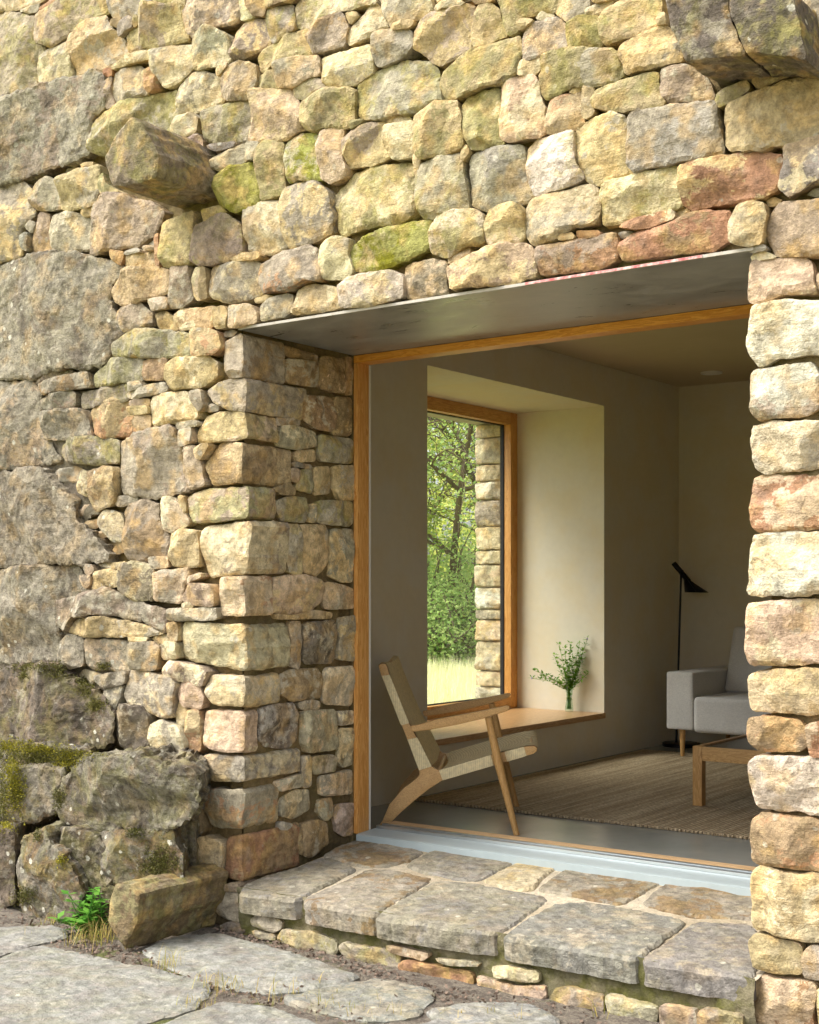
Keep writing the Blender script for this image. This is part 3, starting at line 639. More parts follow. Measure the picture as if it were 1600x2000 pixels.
# quoins of the door jamb: colours, tile, outline on the front plane, column (tile) where the side face ends
QUOINS = [
 ('GB', 400, 400, [(160,1070),(290,1000),(300,1340),(190,1350),(165,1200)], 620),
 ('GY', 400, 400, [(20,1460),(190,1365),(310,1355),(300,1610),(200,1600),(60,1540)], 755),
 ('YK', 350, 800, [(140,200),(200,65),(300,15),(490,10),(515,215),(380,240),(150,260)], 760),
 ('YB', 350, 800, [(190,440),(300,265),(490,255),(490,565),(250,590),(230,500)], 880),
 ('YP', 350, 800, [(50,760),(60,685),(200,630),(510,600),(515,845),(90,890)], 735),
 ('CP', 350, 800, [(180,1120),(205,910),(535,870),(495,1275),(230,1310),(185,1220)], 830),
 ('CR', 350, 800, [(305,1450),(325,1315),(490,1305),(500,1610),(320,1605)], 730),
 ('CY', 350, 1200, [(15,80),(60,60),(490,90),(500,440),(200,388),(5,340)], 855),
 ('CY', 350, 1200, [(212,600),(240,475),(495,490),(490,725),(262,700)], 785),
 ('KC', 350, 1200, [(188,900),(195,748),(490,765),(485,1080),(310,1062),(190,1010)], 620),
 ('GC', 350, 1200, [(192,1200),(202,1098),(495,1115),(490,1308),(195,1298)], 945),
 ('GR', 350, 1200, [(150,1365),(490,1375),(475,1680),(230,1660),(172,1500)], 785),
 ('RB', 350, 1600, [(370,145),(495,130),(490,490),(348,440)], 935),
]
JAMB = [
(400, 400, [('BP', [(625,1100),(880,1180),(890,1235),(640,1180)]), ('BG', [(630,1205),(890,1240),(885,1420),(640,1390)]),
 ('BK', [(905,1185),(1100,1205),(1090,1470),(900,1430)]), ('BG', [(1108,1190),(1162,1195),(1162,1480),(1100,1480)]), ('GB', [(700,1435),(795,1445),(795,1500),(760,1520)])]),
(350, 800, [('BG', [(970,-110),(1200,-90),(1210,60),(1190,165),(1050,140),(960,60)]), ('BY', [(1217,-100),(1366,-90),(1366,180),(1330,205),(1205,188)]),
 ('GB', [(770,60),(950,35),(955,118),(765,118)]), ('GC', [(800,130),(900,130),(1060,180),(1075,280),(920,315),(765,280)]),
 ('GO', [(1090,195),(1366,235),(1368,330),(1360,420),(1095,400)]), ('YB', [(900,330),(1060,315),(1068,400),(920,408)]), ('GG', [(890,412),(1030,440),(1030,460),(890,442)]),
 ('KB', [(880,455),(938,480),(930,565),(880,560)]), ('GO', [(948,475),(1035,468),(1045,655),(915,620)]), ('YG', [(1055,452),(1185,448),(1188,650),(1062,665)]),
 ('YG', [(1207,442),(1366,442),(1366,705),(1250,700),(1205,600)]), ('BK', [(725,620),(860,575),(900,620),(898,665),(780,660)]),
 ('GO', [(748,720),(860,682),(1000,692),(1012,800),(990,878),(800,868),(752,790)]), ('GY', [(1022,742),(1055,742),(1055,878),(1014,878)]),
 ('GO', [(1068,742),(1100,714),(1360,722),(1366,870),(1330,912),(1072,880)]), ('YG', [(835,902),(930,895),(960,1000),(962,1285),(862,1275),(838,1200)]),
 ('YG', [(942,905),(1150,905),(1168,960),(1172,1200),(1090,1305),(1000,1275),(975,1150)]), ('GY', [(1188,932),(1366,942),(1366,1345),(1280,1345),(1184,1300)]),
 ('KY', [(745,1315),(960,1285),(1105,1332),(1115,1500),(1030,1595),(745,1585),(735,1400)]), ('KG', [(1135,1345),(1366,1400),(1366,1555),(1135,1555)]),
 ('YB', [(740,1600),(900,1610),(1050,1572),(1195,1592),(1180,1630),(760,1632)])]),
(350, 1200, [('GB', [(868,55),(958,62),(948,425),(872,398)]), ('DG', [(975,72),(1228,45),(1218,378),(975,385)]), ('YG', [(1250,22),(1364,14),(1362,365),(1243,350)]),
 ('BG', [(803,472),(900,432),(1100,424),(1135,500),(1125,648),(880,675),(798,620)]), ('CG', [(1153,422),(1362,404),(1364,716),(1135,698)]), ('GK', [(932,692),(1040,668),(1105,690),(1098,738),(950,738)]),
 ('DS', [(640,742),(720,714),(900,694),(940,800),(935,990),(860,1045),(680,1035),(632,950)]), ('GK', [(962,764),(1220,744),(1246,1050),(1000,1076),(962,1000)]),
 ('GC', [(1243,764),(1364,754),(1364,848),(1260,868)]), ('GC', [(1257,893),(1364,893),(1366,1168),(1280,1196),(1248,1130)]), ('GO', [(1042,1113),(1190,1098),(1236,1130),(1216,1218),(1060,1246),(1042,1190)]),
 ('GY', [(962,1113),(1033,1103),(1036,1338),(972,1356)]), ('GK', [(752,1313),(958,1245),(966,1338),(780,1380)]), ('GK', [(1103,1273),(1358,1214),(1364,1398),(1112,1416)]),
 ('GC', [(803,1443),(900,1383),(1028,1374),(1036,1520),(900,1595),(803,1576)]), ('GB', [(1103,1453),(1198,1433),(1216,1556),(1150,1615),(1092,1550)]),
 ('GB', [(1232,1493),(1364,1473),(1364,1600),(1362,1720),(1300,1730),(1232,1696),(1214,1580)])]),
(350, 1600, [('SG', [(792,22),(886,42),(886,78),(784,78)]), ('BG', [(956,44),(1080,4),(1156,34),(1166,188),(1020,296),(966,276)]), ('DB', [(906,24),(946,54),(958,276),(938,268)])]),
]
# pier on the right of the opening, in photograph pixels
PIER = [
 ('KC', [(1461,585),(1465,510),(1485,507),(1562,500),(1582,515),(1592,570),(1537,572),(1475,592)]), ('CG', [(1465,497),(1495,494),(1515,501),(1468,507)]), ('KG', [(1596,540),(1625,510),(1625,565),(1598,565)]),
 ('WC', [(1472,600),(1537,590),(1570,589),(1625,587),(1625,685),(1600,690),(1525,695),(1482,712),(1467,695),(1461,670),(1469,632)]),
 ('WP', [(1465,725),(1537,713),(1582,707),(1597,732),(1597,792),(1575,810),(1512,815),(1482,820),(1465,800)]), ('DP', [(1603,725),(1640,715),(1640,812),(1604,810)]),
 ('CG', [(1466,832),(1500,826),(1640,822),(1640,905),(1560,915),(1490,923),(1472,912),(1464,870)]),
 ('RK', [(1465,935),(1500,928),(1640,925),(1640,1025),(1560,1035),(1480,1037),(1465,1025),(1462,970)]),
 ('WC', [(1466,1046),(1500,1041),(1640,1040),(1640,1155),(1560,1163),(1461,1160),(1463,1100)]),
 ('KC', [(1466,1180),(1500,1175),(1640,1172),(1640,1293),(1560,1298),(1466,1298),(1460,1270)]),
 ('KY', [(1458,1325),(1475,1315),(1520,1310),(1640,1308),(1640,1390),(1590,1396),(1463,1388)]),
 ('BR', [(1462,1405),(1500,1402),(1560,1410),(1573,1430),(1573,1455),(1560,1466),(1480,1466),(1462,1445)]), ('RK', [(1580,1415),(1640,1405),(1640,1475),(1580,1478)]),
 ('WC', [(1468,1490),(1480,1476),(1570,1482),(1640,1487),(1640,1600),(1560,1585),(1475,1580),(1464,1530)]),
 ('BR', [(1468,1600),(1485,1588),(1600,1607),(1640,1612),(1640,1705),(1560,1700),(1465,1685),(1464,1630)]),
 ('YC', [(1470,1705),(1478,1694),(1560,1712),(1640,1717),(1640,1840),(1560,1835),(1470,1815),(1464,1760)]),
 ('YK', [(1462,1840),(1475,1828),(1560,1847),(1563,1860),(1563,1906),(1470,1893)]), ('GB', [(1568,1870),(1580,1850),(1640,1857),(1640,1920),(1570,1910)]),
 ('RK', [(1462,1920),(1480,1910),(1585,1924),(1590,1940),(1582,1990),(1588,2030),(1470,2002)]), ('YG', [(1594,1935),(1640,1930),(1640,2000),(1600,2010)]),
 ('GB', [(1470,2015),(1590,2040),(1640,2050),(1640,2100),(1470,2080)]),
]
RISER = [
(350, 1600, [('GO', [(540,795),(600,745),(790,800),(780,860),(740,885),(560,835)]), ('GO', [(560,870),(740,910),(740,945),(600,930)]), ('GO', [(745,940),(800,870),(1000,880),(1210,960),(1220,1040),(1150,1095),(1000,1055)]),
 ('GO', [(1230,1010),(1280,968),(1600,1025),(1705,1060),(1710,1185),(1560,1175),(1290,1105)])]),
(750, 1600, [('KB', [(10,1000),(60,988),(350,1060),(300,1105),(120,1058)]), ('RB', [(115,1130),(160,1104),(400,1152),(650,1202),(685,1250),(675,1312),(500,1292),(160,1212)]),
 ('GB', [(390,1092),(700,1122),(740,1150),(640,1152),(420,1122)]), ('PR', [(714,1232),(1000,1312),(1240,1312),(1256,1400),(1180,1434),(980,1394),(722,1322)]),
 ('GC', [(830,1162),(1000,1162),(1190,1204),(1192,1276),(1050,1268),(850,1230)]), ('GB', [(1275,1425),(1330,1325),(1440,1325),(1690,1385),(1700,1500),(1600,1534),(1400,1486)])]),
(1150, 1600, [('GO', [(115,1405),(140,1374),(536,1482),(510,1612),(300,1612),(140,1510)]), ('PG', [(552,1505),(580,1454),(826,1504),(826,1640),(545,1640)]), ('PB', [(845,1535),(880,1486),(1190,1534),(1190,1640),(845,1640)])]),
]
SLABS = [
(350, 1600, [('GS', [(490,575),(530,505),(760,430),(950,375),(1080,312),(1190,305),(1375,388),(915,628)])]),
(750, 1600, [('GB', [(-645,645),(-110,392),(100,414),(370,462),(0,690),(-75,745)]), ('GS', [(15,705),(400,478),(700,505),(1295,612),(880,893),(500,845),(-50,760)]),
 ('GB', [(-465,290),(-240,165),(0,178),(300,252),(165,330),(-10,365),(-120,368)]), ('GS', [(180,362),(430,236),(970,314),(990,340),(735,475),(600,464),(400,425)]), ('CY', [(785,475),(1050,338),(1320,374),(1215,462),(1140,552),(960,534)])]),
(1150, 1600, [('SG', [(-670,915),(-270,660),(0,648),(765,782),(375,1090),(0,1028)]), ('SG', [(425,1105),(835,805),(1240,815),(1310,885),(1270,1235),(800,1165)]),
 ('GB', [(-385,545),(-180,398),(0,402),(575,476),(250,664),(0,612)]), ('GB', [(430,652),(625,488),(1290,560),(1290,775),(1000,755),(800,744)])]),
]
FLAGS = [
(0, 1600, [('FS', [(-300,860),(400,842),(500,880),(480,920),(300,958),(0,1050),(-300,1110)]), ('FS', [(-300,1150),(0,1090),(150,1025),(330,985),(600,1040),(880,1110),(1140,1160),(1480,1255),(1590,1285),(1610,1350),(1480,1480),(1100,1580),(880,1660),(-300,1760)])]),
(350, 1600, [('FS', [(-280,1020),(0,915),(130,902),(330,892),(500,945),(800,1015),(1100,1125),(1380,1230),(1270,1275),(900,1325),(650,1345),(300,1285),(100,1215),(-100,1130)]),
 ('FG', [(830,1400),(1280,1290),(1560,1240),(1900,1305),(1970,1350),(1850,1515),(1600,1555),(1350,1545),(1000,1465)]), ('FS', [(-500,1720),(-100,1610),(100,1510),(330,1440),(560,1450),(800,1490),(900,1540),(1080,1610),(1150,1760),(800,1900),(-500,1900)])]),
(750, 1600, [('FG', [(360,1500),(600,1445),(1000,1425),(1200,1465),(1340,1560),(1300,1615),(900,1635),(490,1595)]), ('FS', [(-300,1680),(300,1605),(450,1565),(690,1600),(900,1660),(1500,1680),(1700,1750),(900,1900),(-300,1900)])]),
(1150, 1600, [('FS', [(-240,1660),(100,1620),(450,1660),(900,1690),(1300,1700),(1200,1850),(0,1850)])]),
]

# ------------------------------------------------------------------ stone builder
def area2(p):
    x, y = p[:, 0], p[:, 1]; return 0.5 * np.sum(x * np.roll(y, -1) - np.roll(x, -1) * y)
def outline_smooth(p, n, cut=0.075, it=2):
    for _ in range(it):
        q = np.roll(p, -1, 0); p = np.stack([p * (1 - cut) + q * cut, p * cut + q * (1 - cut)], 1).reshape(-1, 2)
    q = np.roll(p, -1, 0); L = np.linalg.norm(q - p, axis=1); cum = np.concatenate([[0], np.cumsum(L)])
    t = np.arange(n) / n * cum[-1]; k = np.searchsorted(cum, t, 'right') - 1
    f = ((t - cum[k]) / np.maximum(L[k], 1e-9))[:, None]
    return p[k] * (1 - f) + q[k] * f

def stone_geo(P3, O, A, B, N, depth, seed, proud=0.0, rough=1.0, flat=0.0, step=0.0115, sidestep=None, grow=0.0, soft=0.0, flank=0.0):
    """a hewn stone: outline P3 on the plane (O, A, B, N), a chiselled face standing proud along N, sides running back by depth"""
    r = np.random.default_rng(seed)
    d = P3 - O; p = np.stack([d @ A, d @ B], 1)
    if area2(p) < 0: p = p[::-1].copy()
    ar = abs(area2(p)); S = math.sqrt(ar); sk = min(max(S / 0.22, 0.30), 1.7)
    if S > 0.6: step = max(step, S * 0.019)
    per = np.linalg.norm(np.roll(p, -1, 0) - p, axis=1).sum()
    n = int(min(max(per / step, 16), 260))
    w = outline_smooth(p, n)
    tan = np.roll(w, -1, 0) - np.roll(w, 1, 0); nrm = np.stack([tan[:, 1], -tan[:, 0]], 1); nrm /= np.maximum(np.linalg.norm(nrm, axis=1)[:, None], 1e-9)
    off3 = r.uniform(0, 200, 3)
    def n3(q2, z, fr): return np.concatenate([q2, np.full((len(q2), 1), z) if np.isscalar(z) else z[:, None]], 1) * fr + off3
    w = w + nrm * (grow + (fbm(n3(w, 0.0, 14), 2) * 0.008 + fbm(n3(w, 5.0, 40), 3) * 0.0055)[:, None] * sk * rough)
    # interior points on a jittered lattice, then a constrained triangulation
    lo, hi = w.min(0), w.max(0)
    gx, gy = np.meshgrid(np.arange(lo[0], hi[0] + step, step), np.arange(lo[1], hi[1] + step, step * 0.87), indexing='ij')
    gx = gx + (np.arange(gx.shape[1]) % 2) * step * 0.5
    g = np.stack([gx.ravel(), gy.ravel()], 1) + r.uniform(-0.25, 0.25, (gx.size, 2)) * step
    ins = np.zeros(len(g), bool); q_ = np.roll(w, -1, 0)
    for (ax, ay), (bx, by) in zip(w, q_):
        if ay != by: ins ^= ((ay > g[:, 1]) != (by > g[:, 1])) & (g[:, 0] < (bx - ax) * (g[:, 1] - ay) / (by - ay) + ax)
    g = g[ins]
    if len(g): dg = np.sqrt(((g[:, None] - w[None]) ** 2).sum(2).min(1)); g = g[dg > step * 0.55]
    vin = [Vector(v) for v in np.concatenate([w, g])]
    ov, oe, of, orig, _, _ = delaunay_2d_cdt(vin, [], [list(range(n))], 1, 1e-7)
    pts = np.array([v[:] for v in ov]); loop = np.full(n, -1)
    for k, o_ in enumerate(orig):
        for q0 in o_:
            if q0 < n: loop[q0] = k
    loop = loop[loop >= 0]; wl = pts[loop]; n = len(loop)
    tan = np.roll(wl, -1, 0) - np.roll(wl, 1, 0); nrm = np.stack([tan[:, 1], -tan[:, 0]], 1); nrm /= np.maximum(np.linalg.norm(nrm, axis=1)[:, None], 1e-9)
    T = np.array([f for f in of if len(f) == 3])
    e1 = pts[T[:, 1]] - pts[T[:, 0]]; e2 = pts[T[:, 2]] - pts[T[:, 0]]; fl = (e1[:, 0] * e2[:, 1] - e1[:, 1] * e2[:, 0]) < 0; T[fl] = T[fl][:, ::-1]
    dist = np.sqrt(((pts[:, None] - wl[None]) ** 2).sum(2).min(1))
    c = wl.mean(0); q = pts - c; h = np.zeros(len(pts))
    if flat < 1:
        # broad chisel facets meeting in crisp arrises
        h = np.full(len(pts), 1.0)
        for k in range(r.integers(4, 8)):
            a_ = wl[r.integers(n)] * r.uniform(0, 0.8); a_ = c + (a_ - c) * r.uniform(0.1, 0.8)
            sl_ = r.normal(0, 0.24, 2); h = np.minimum(h, (pts - a_) @ sl_ + r.uniform(0.0, 0.016) * sk)
        h = h - np.percentile(h, 72)
        # steep pitched margins, mostly along the lower edge
        for k in range(r.integers(1, 4)):
            th = r.normal(-1.57, 0.5) if k < 2 else r.uniform(0, 6.28); dv = np.array([math.cos(th), math.sin(th)]); ext = ((wl - c) @ dv).max()
            h = np.minimum(h, -r.uniform(0.45, 1.3) * ((q @ dv) - r.uniform(0.72, 0.96) * ext))
        h = np.maximum(h, -0.024 * sk) * (1 - flat)
    z3 = lambda fr, zz=0.0: n3(pts, zz, fr)
    ter = fbm(z3(9.0 / max(sk, 0.5), 3.0), 3) * 3.2; ter = (np.floor(ter) + np.clip((ter - np.floor(ter)) * 5 - 2.0, 0, 1)) / 3.2
    h = h + rough * sk * (fbm(z3(10), 2) * (0.002 + 0.004 * flat) + ter * 0.008 * (1 - 0.75 * flat)) + rough * (fbm(z3(42, 9.0), 2) * 0.0020 * (1 - 0.4 * flat))
    h = h - (soft + 0.006 * min(sk, 1.0)) * np.clip(1 - dist / (0.007 + soft), 0, 1) ** 2
    h = h - np.percentile(h, 62 - 40 * flat) + proud
    hb = h[loop]; V = [O + pts[:, :1] * A + pts[:, 1:] * B + h[:, None] * N]
    ss = sidestep or 0.022
    nd = max(2, int(round(depth / ss))) if sidestep else 3
    fr = (np.arange(1, nd + 1) / nd) ** (1.0 if sidestep else 1.3)
    for f in fr:
        zz = hb * (1 - f) + (proud - depth) * f
        disp = (fbm(n3(wl, zz, 13), 3) * 0.012 + fbm(n3(wl, zz, 50), 2) * 0.004) * sk * rough
        base = fbm(n3(wl, hb, 13), 3) * 0.012 * sk * rough
        ws = wl + nrm * ((disp - base) * min(1, 0.35 + f * 3) - (0.006 * f if not sidestep else 0.0))[:, None]
        if flank: ws[:, 0] -= flank * depth * f * np.clip((wl[:, 0] - c[0]) / max(wl[:, 0].max() - c[0], 1e-6), 0, 1)
        V.append(O + ws[:, :1] * A + ws[:, 1:] * B + zz[:, None] * N)
    m0 = len(pts); V = np.concatenate(V); i = np.arange(n); j = (i + 1) % n
    Q = [np.stack([loop[i], m0 + i, m0 + j, loop[j]], 1)]
    for k in range(nd - 1):
        a_ = m0 + k * n; Q.append(np.stack([a_ + i, a_ + n + i, a_ + n + j, a_ + j], 1))
    Q = np.concatenate(Q); last = m0 + (nd - 1) * n
    flatf = np.concatenate([T.ravel(), Q.ravel(), (last + i[::-1])]); sizes = np.concatenate([np.full(len(T), 3), np.full(len(Q), 4), [n]])
    return V, flatf, sizes, ar

STONES = []      # (area, colours, V, faces, sizes, name, moss)
BVHV, BVHF = [], []
seedc = [100]
AX, AY, AZ = np.array([1., 0, 0]), np.array([0, 1., 0]), np.array([0, 0, 1.])
def mk(P3, O, A, B, N, depth, **k):
    seedc[0] += 1
    return stone_geo(np.array(P3), np.array(O, float), A, B, N, depth, seedc[0], **k)
def finish(me, sharp=0.22):
    me.polygons.foreach_set('use_smooth', np.ones(len(me.polygons), bool)); me.set_sharp_from_angle(angle=sharp)
def paint(o, cols, moss=None, dirt=None, lichen=None, seed=0, age=1.0, old=0.0, warm=1.0):
    r = np.random.default_rng(seed + 7)
    j = r.normal(1, 0.035 if warm > 0.5 else 0.012, 3) * r.normal(1.02, 0.11 if warm > 0.5 else 0.05)
    b = np.clip(np.array(lin(PAL[cols[0]])) * j, 0.02, 0.85); t = np.clip(np.array(lin(PAL[cols[1]])) * r.normal(1, 0.07), 0.02, 0.85)
    cm = np.array(lin((186, 168, 132))); kk = (0.12 if cols[0] in 'LRWD' else 0.30) * warm
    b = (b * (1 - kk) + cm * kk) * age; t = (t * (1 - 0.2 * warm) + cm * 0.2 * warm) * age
    o.color = (*b, 1)
    o['old'] = float(old); o['warm'] = float(warm)
    o['tint'] = [float(x) for x in t]
    m = {'O': 0.36, 'L': 0.85}.get(cols[0], 0.0) + {'O': 0.30, 'L': 0.4}.get(cols[1], 0.0)
    o['moss'] = float(min(1, m + r.uniform(0, 0.10)) if moss is None else moss)
    o['dirt'] = float(r.uniform(0.12, 0.60) + (0.35 if 'D' in cols else 0) if dirt is None else dirt)
    o['lichen'] = float(r.uniform(0, 0.5) + (0.5 if 'D' in cols else 0) if lichen is None else lichen)
def stone_object(name, geo, cols, parent, mat='stone', seed=None, **pk):
    V, ff, sz, ar = geo; c = (V.min(0) + V.max(0)) / 2
    me = raw_mesh(name, V - c, ff, sz); finish(me)
    o = link(name, me, M[mat], parent); o.location = c
    paint(o, cols, seed=seed if seed is not None else int(abs(c[0] * 977 + c[2] * 631)), **pk)
    return o
def stuff_stones(name, geos, parent):
    """small pieces joined into one part; the colours sit in a point attribute"""
    Vs, Fs, Ss, Cs = [], [], [], []; o0 = 0
    for (V, ff, sz, ar), cols in geos:
        Vs.append(V); Fs.append(ff + o0); Ss.append(sz); o0 += len(V)
        r = np.random.default_rng(int(abs(V[0, 0] * 9173 + V[0, 2] * 3331)))
        Cs.append(np.tile(np.append(np.array(lin(PAL[cols[0]])) * r.normal(0.84, 0.09), 1), (len(V), 1)))
    V = np.concatenate(Vs); c = (V.min(0) + V.max(0)) / 2
    me = raw_mesh(name, V - c, np.concatenate(Fs), np.concatenate(Ss)); finish(me)
    at = me.color_attributes.new('col', 'FLOAT_COLOR', 'POINT'); at.data.foreach_set('color', np.concatenate(Cs).astype(np.float32).ravel())
    o = link(name, me, M['stone_mix'], parent); o.location = c; o['kind'] = 'stuff'
    return o
def stone_mix():
    m = NT('rubble_stone'); a = m.n('ShaderNodeAttribute', attribute_name='col'); tc = m.n('ShaderNodeTexCoord'); v = tc.outputs['Object']
    mid = m.noise(v, 26, 7, 0.68, 0.3); fine = m.noise(v, 170, 4); big = m.noise(v, 7, 4)
    c = m.mix(m.ramp(big, 0.5, 0.65, 0, 0.5), a.outputs['Color'], lin((176, 158, 120)))
    c = m.mix(m.ramp(m.noise(v, 11, 3), 0.48, 0.63, 0, 0.45), c, lin((200, 158, 98))); c = m.mix(m.ramp(m.noise(v, 13, 5, 0.72, 0.9), 0.5, 0.68, 0, 0.45), c, lin((84, 74, 60)))
    c = m.scalecol(c, m.math('ADD', m.ramp(mid, 0.25, 0.75, 0.62, 1.2), m.math('MULTIPLY', m.math('SUBTRACT', fine, 0.5), 0.5)))
    return m.set(c, 0.92, m.bump(m.math('ADD', mid, m.math('MULTIPLY', fine, 0.3)), 0.7, 0.012))
M['stone_mix'] = stone_mix()

YW = -0.71      # front plane of the wall
def tp(ox, oy, poly): return [(ox + x / 4, oy + y / 4) for x, y in poly]
POLYPX = []     # everything that covers the front plane, for finding the gaps

wall = thing('stone_wall', (0.4, YW, -0.28), 'old rubble wall of ochre and grey sandstone blocks around the wide opening', 'wall')
geos = []       # (geo, cols, kw)
for ox, oy, lst in FRONT:
    for cols, poly in lst:
        px = tp(ox, oy, poly); POLYPX.append(px)
        P3 = [PY(x, y, YW) for x, y in px]
        rr_ = np.random.default_rng(len(POLYPX))
        big = len(poly) > 12 and px[0][0] < 20
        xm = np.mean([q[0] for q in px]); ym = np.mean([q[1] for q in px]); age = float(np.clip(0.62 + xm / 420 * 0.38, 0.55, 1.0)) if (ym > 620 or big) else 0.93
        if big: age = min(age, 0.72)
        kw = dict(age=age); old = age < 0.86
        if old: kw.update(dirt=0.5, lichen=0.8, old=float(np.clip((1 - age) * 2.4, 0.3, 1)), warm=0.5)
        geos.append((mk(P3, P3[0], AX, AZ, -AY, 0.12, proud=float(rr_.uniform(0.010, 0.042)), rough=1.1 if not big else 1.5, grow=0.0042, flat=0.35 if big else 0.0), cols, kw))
for cols, pr, ox, oy, poly in BOULDERS:
    px = tp(ox, oy, poly); POLYPX.append(px)
    P3 = [PY(x, y, YW - pr) for x, y in px]
    geos.append((mk(P3, P3[0], AX, AZ, -AY, pr + 0.22, proud=0.0, rough=1.7, flat=0.0, sidestep=0.018, grow=0.012, flank=0.75), cols, dict(moss=0.25, dirt=0.7, lichen=1.0, age=0.50, old=0.85, warm=0.3)))
for cols, ox, oy, poly, xe in QUOINS:
    px = tp(ox, oy, poly); POLYPX.append(px)
    P3 = [PY(x, y, YW) for x, y in px]
    ye = PX(ox + xe / 4, 1148, 0.0)[1]
    geos.append((mk(P3, P3[0], AX, AZ, -AY, ye - YW, proud=0.004, rough=1.0, sidestep=0.014, grow=0.003), cols, {}))
for ox, oy, lst in JAMB:
    for cols, poly in lst:
        P3 = [PX(x, y, 0.0) for x, y in tp(ox, oy, poly)]
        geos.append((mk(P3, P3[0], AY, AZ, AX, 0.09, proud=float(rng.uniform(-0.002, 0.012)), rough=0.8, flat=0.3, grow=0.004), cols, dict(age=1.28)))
for cols, px in PIER:
    POLYPX.append(px)
    P3 = [PY(x, y, YW) for x, y in px]
    geos.append((mk(P3, P3[0], AX, AZ, -AY, 0.34, proud=float(rng.uniform(-0.004, 0.012)), rough=1.0, sidestep=0.02, grow=0.005), cols, {}))
# corbel stones that jut out of the wall
def corbel(px, p, back, cols):
    P3 = [PY(x, y, YW - p) for x, y in px]
    geos.append((mk(P3, P3[0], AX, AZ, -AY, p + back, rough=0.9, flat=0.45, sidestep=0.02), cols, dict(moss=0.3, dirt=0.6, age=0.68, old=0.5)))
corbel([(180 + x / 5.714, 200 + y / 5.714) for x, y in [(125,610),(250,345),(480,180),(590,250),(730,560),(705,838),(205,938)]], 0.33, 0.12, 'PO')
corbel([(1290 + x / 5.161, y / 5.161) for x, y in [(45,-160),(650,-160),(690,120),(850,545),(650,565),(400,585),(240,600),(185,470),(140,330),(95,290)]], 0.24, 0.12, 'DG')
corbel([(1290 + x / 5.161, y / 5.161) for x, y in [(655,-160),(1300,-160),(1390,200),(1460,600),(1330,560),(1000,525),(868,545),(712,150)]], 0.235, 0.12, 'DO')

# small stones pinned into the gaps of the rubble
GW, GH = 800, 1000
occ = np.zeros((GH, GW), bool)
yy, xx = np.mgrid[0:GH, 0:GW]; xx = xx * 2 + 1.0; yy = yy * 2 + 1.0
def fill(px):
    p = np.array(px); x0, x1 = int(max(p[:, 0].min() / 2 - 1, 0)), int(min(p[:, 0].max() / 2 + 2, GW)); y0, y1 = int(max(p[:, 1].min() / 2 - 1, 0)), int(min(p[:, 1].max() / 2 + 2, GH))
    if x1 <= x0 or y1 <= y0: return
    X = xx[y0:y1, x0:x1]; Y = yy[y0:y1, x0:x1]; ins = np.zeros(X.shape, bool); q = np.roll(p, -1, 0)
    for (ax, ay), (bx, by) in zip(p, q):
        if ay == by: continue
        t = ((ay > Y) != (by > Y)) & (X < (bx - ax) * (Y - ay) / (by - ay) + ax); ins ^= t
    occ[y0:y1, x0:x1] |= ins
for px in POLYPX: fill(px)
fill([(470, 642), (1463, 488), (1463, 2000), (440, 2000), (425, 1720)]); fill([(0, 1250), (0, 2000), (440, 2000), (425, 1760), (340, 1640), (330, 1470), (230, 1420)])
fill([(1440, 560), (1600, 480), (1600, 2000), (1440, 2000)]); fill([(195, 230), (430, 300), (430, 420), (340, 420), (200, 340)]); fill([(1300, 0), (1580, 0), (1580, 150), (1400, 170), (1330, 100)])
dist = np.zeros((GH, GW)); cur = occ.copy()
for k in range(1, 16):
    nb = cur.copy(); nb[1:] |= cur[:-1]; nb[:-1] |= cur[1:]; nb[:, 1:] |= cur[:, :-1]; nb[:, :-1] |= cur[:, 1:]
    if k % 2 == 0: nb[1:, 1:] |= cur[:-1, :-1]; nb[:-1, :-1] |= cur[1:, 1:]; nb[1:, :-1] |= cur[:-1, 1:]; nb[:-1, 1:] |= cur[1:, :-1]
    dist[nb & ~cur] = k; cur = nb
dist[~cur] = 16
chink = []
for _ in range(260):
    k = np.argmax(dist); y, x = divmod(int(k), GW); dd = dist[y, x]
    if dd < 5.2: break
    rpx = dd * 2 * 0.8; cx_, cy_ = x * 2 + 1, y * 2 + 1; an0 = rng.uniform(0, 6.28); el = rng.uniform(1.4, 2.4)
    poly = [(cx_ + rpx * el * math.cos(t) * rng.uniform(0.85, 1.1), cy_ + rpx * math.sin(t) * rng.uniform(0.8, 1.05) - 0.16 * rpx * el * math.cos(t)) for t in an0 + np.arange(5) / 5 * 6.28]
    P3 = [PY(a, b, YW + 0.006) for a, b in poly]
    chink.append((mk(P3, P3[0], AX, AZ, -AY, 0.06, proud=float(rng.uniform(-0.012, 0.004)), step=0.009), rng.choice(['YG', 'CG', 'GB', 'KY', 'BY', 'GG'])))
    rr2 = int(dd * 1.25) + 1
    Y0, Y1, X0, X1 = max(y - rr2, 0), y + rr2 + 1, max(x - int(rr2 * el), 0), x + int(rr2 * el) + 1
    sub = dist[Y0:Y1, X0:X1]; gy, gx = np.mgrid[Y0:Y0 + sub.shape[0], X0:X0 + sub.shape[1]]
    dc = np.hypot((gx - x) / el, gy - y); sub[:] = np.minimum(sub, np.maximum(dc - dd * 1.05, 0))
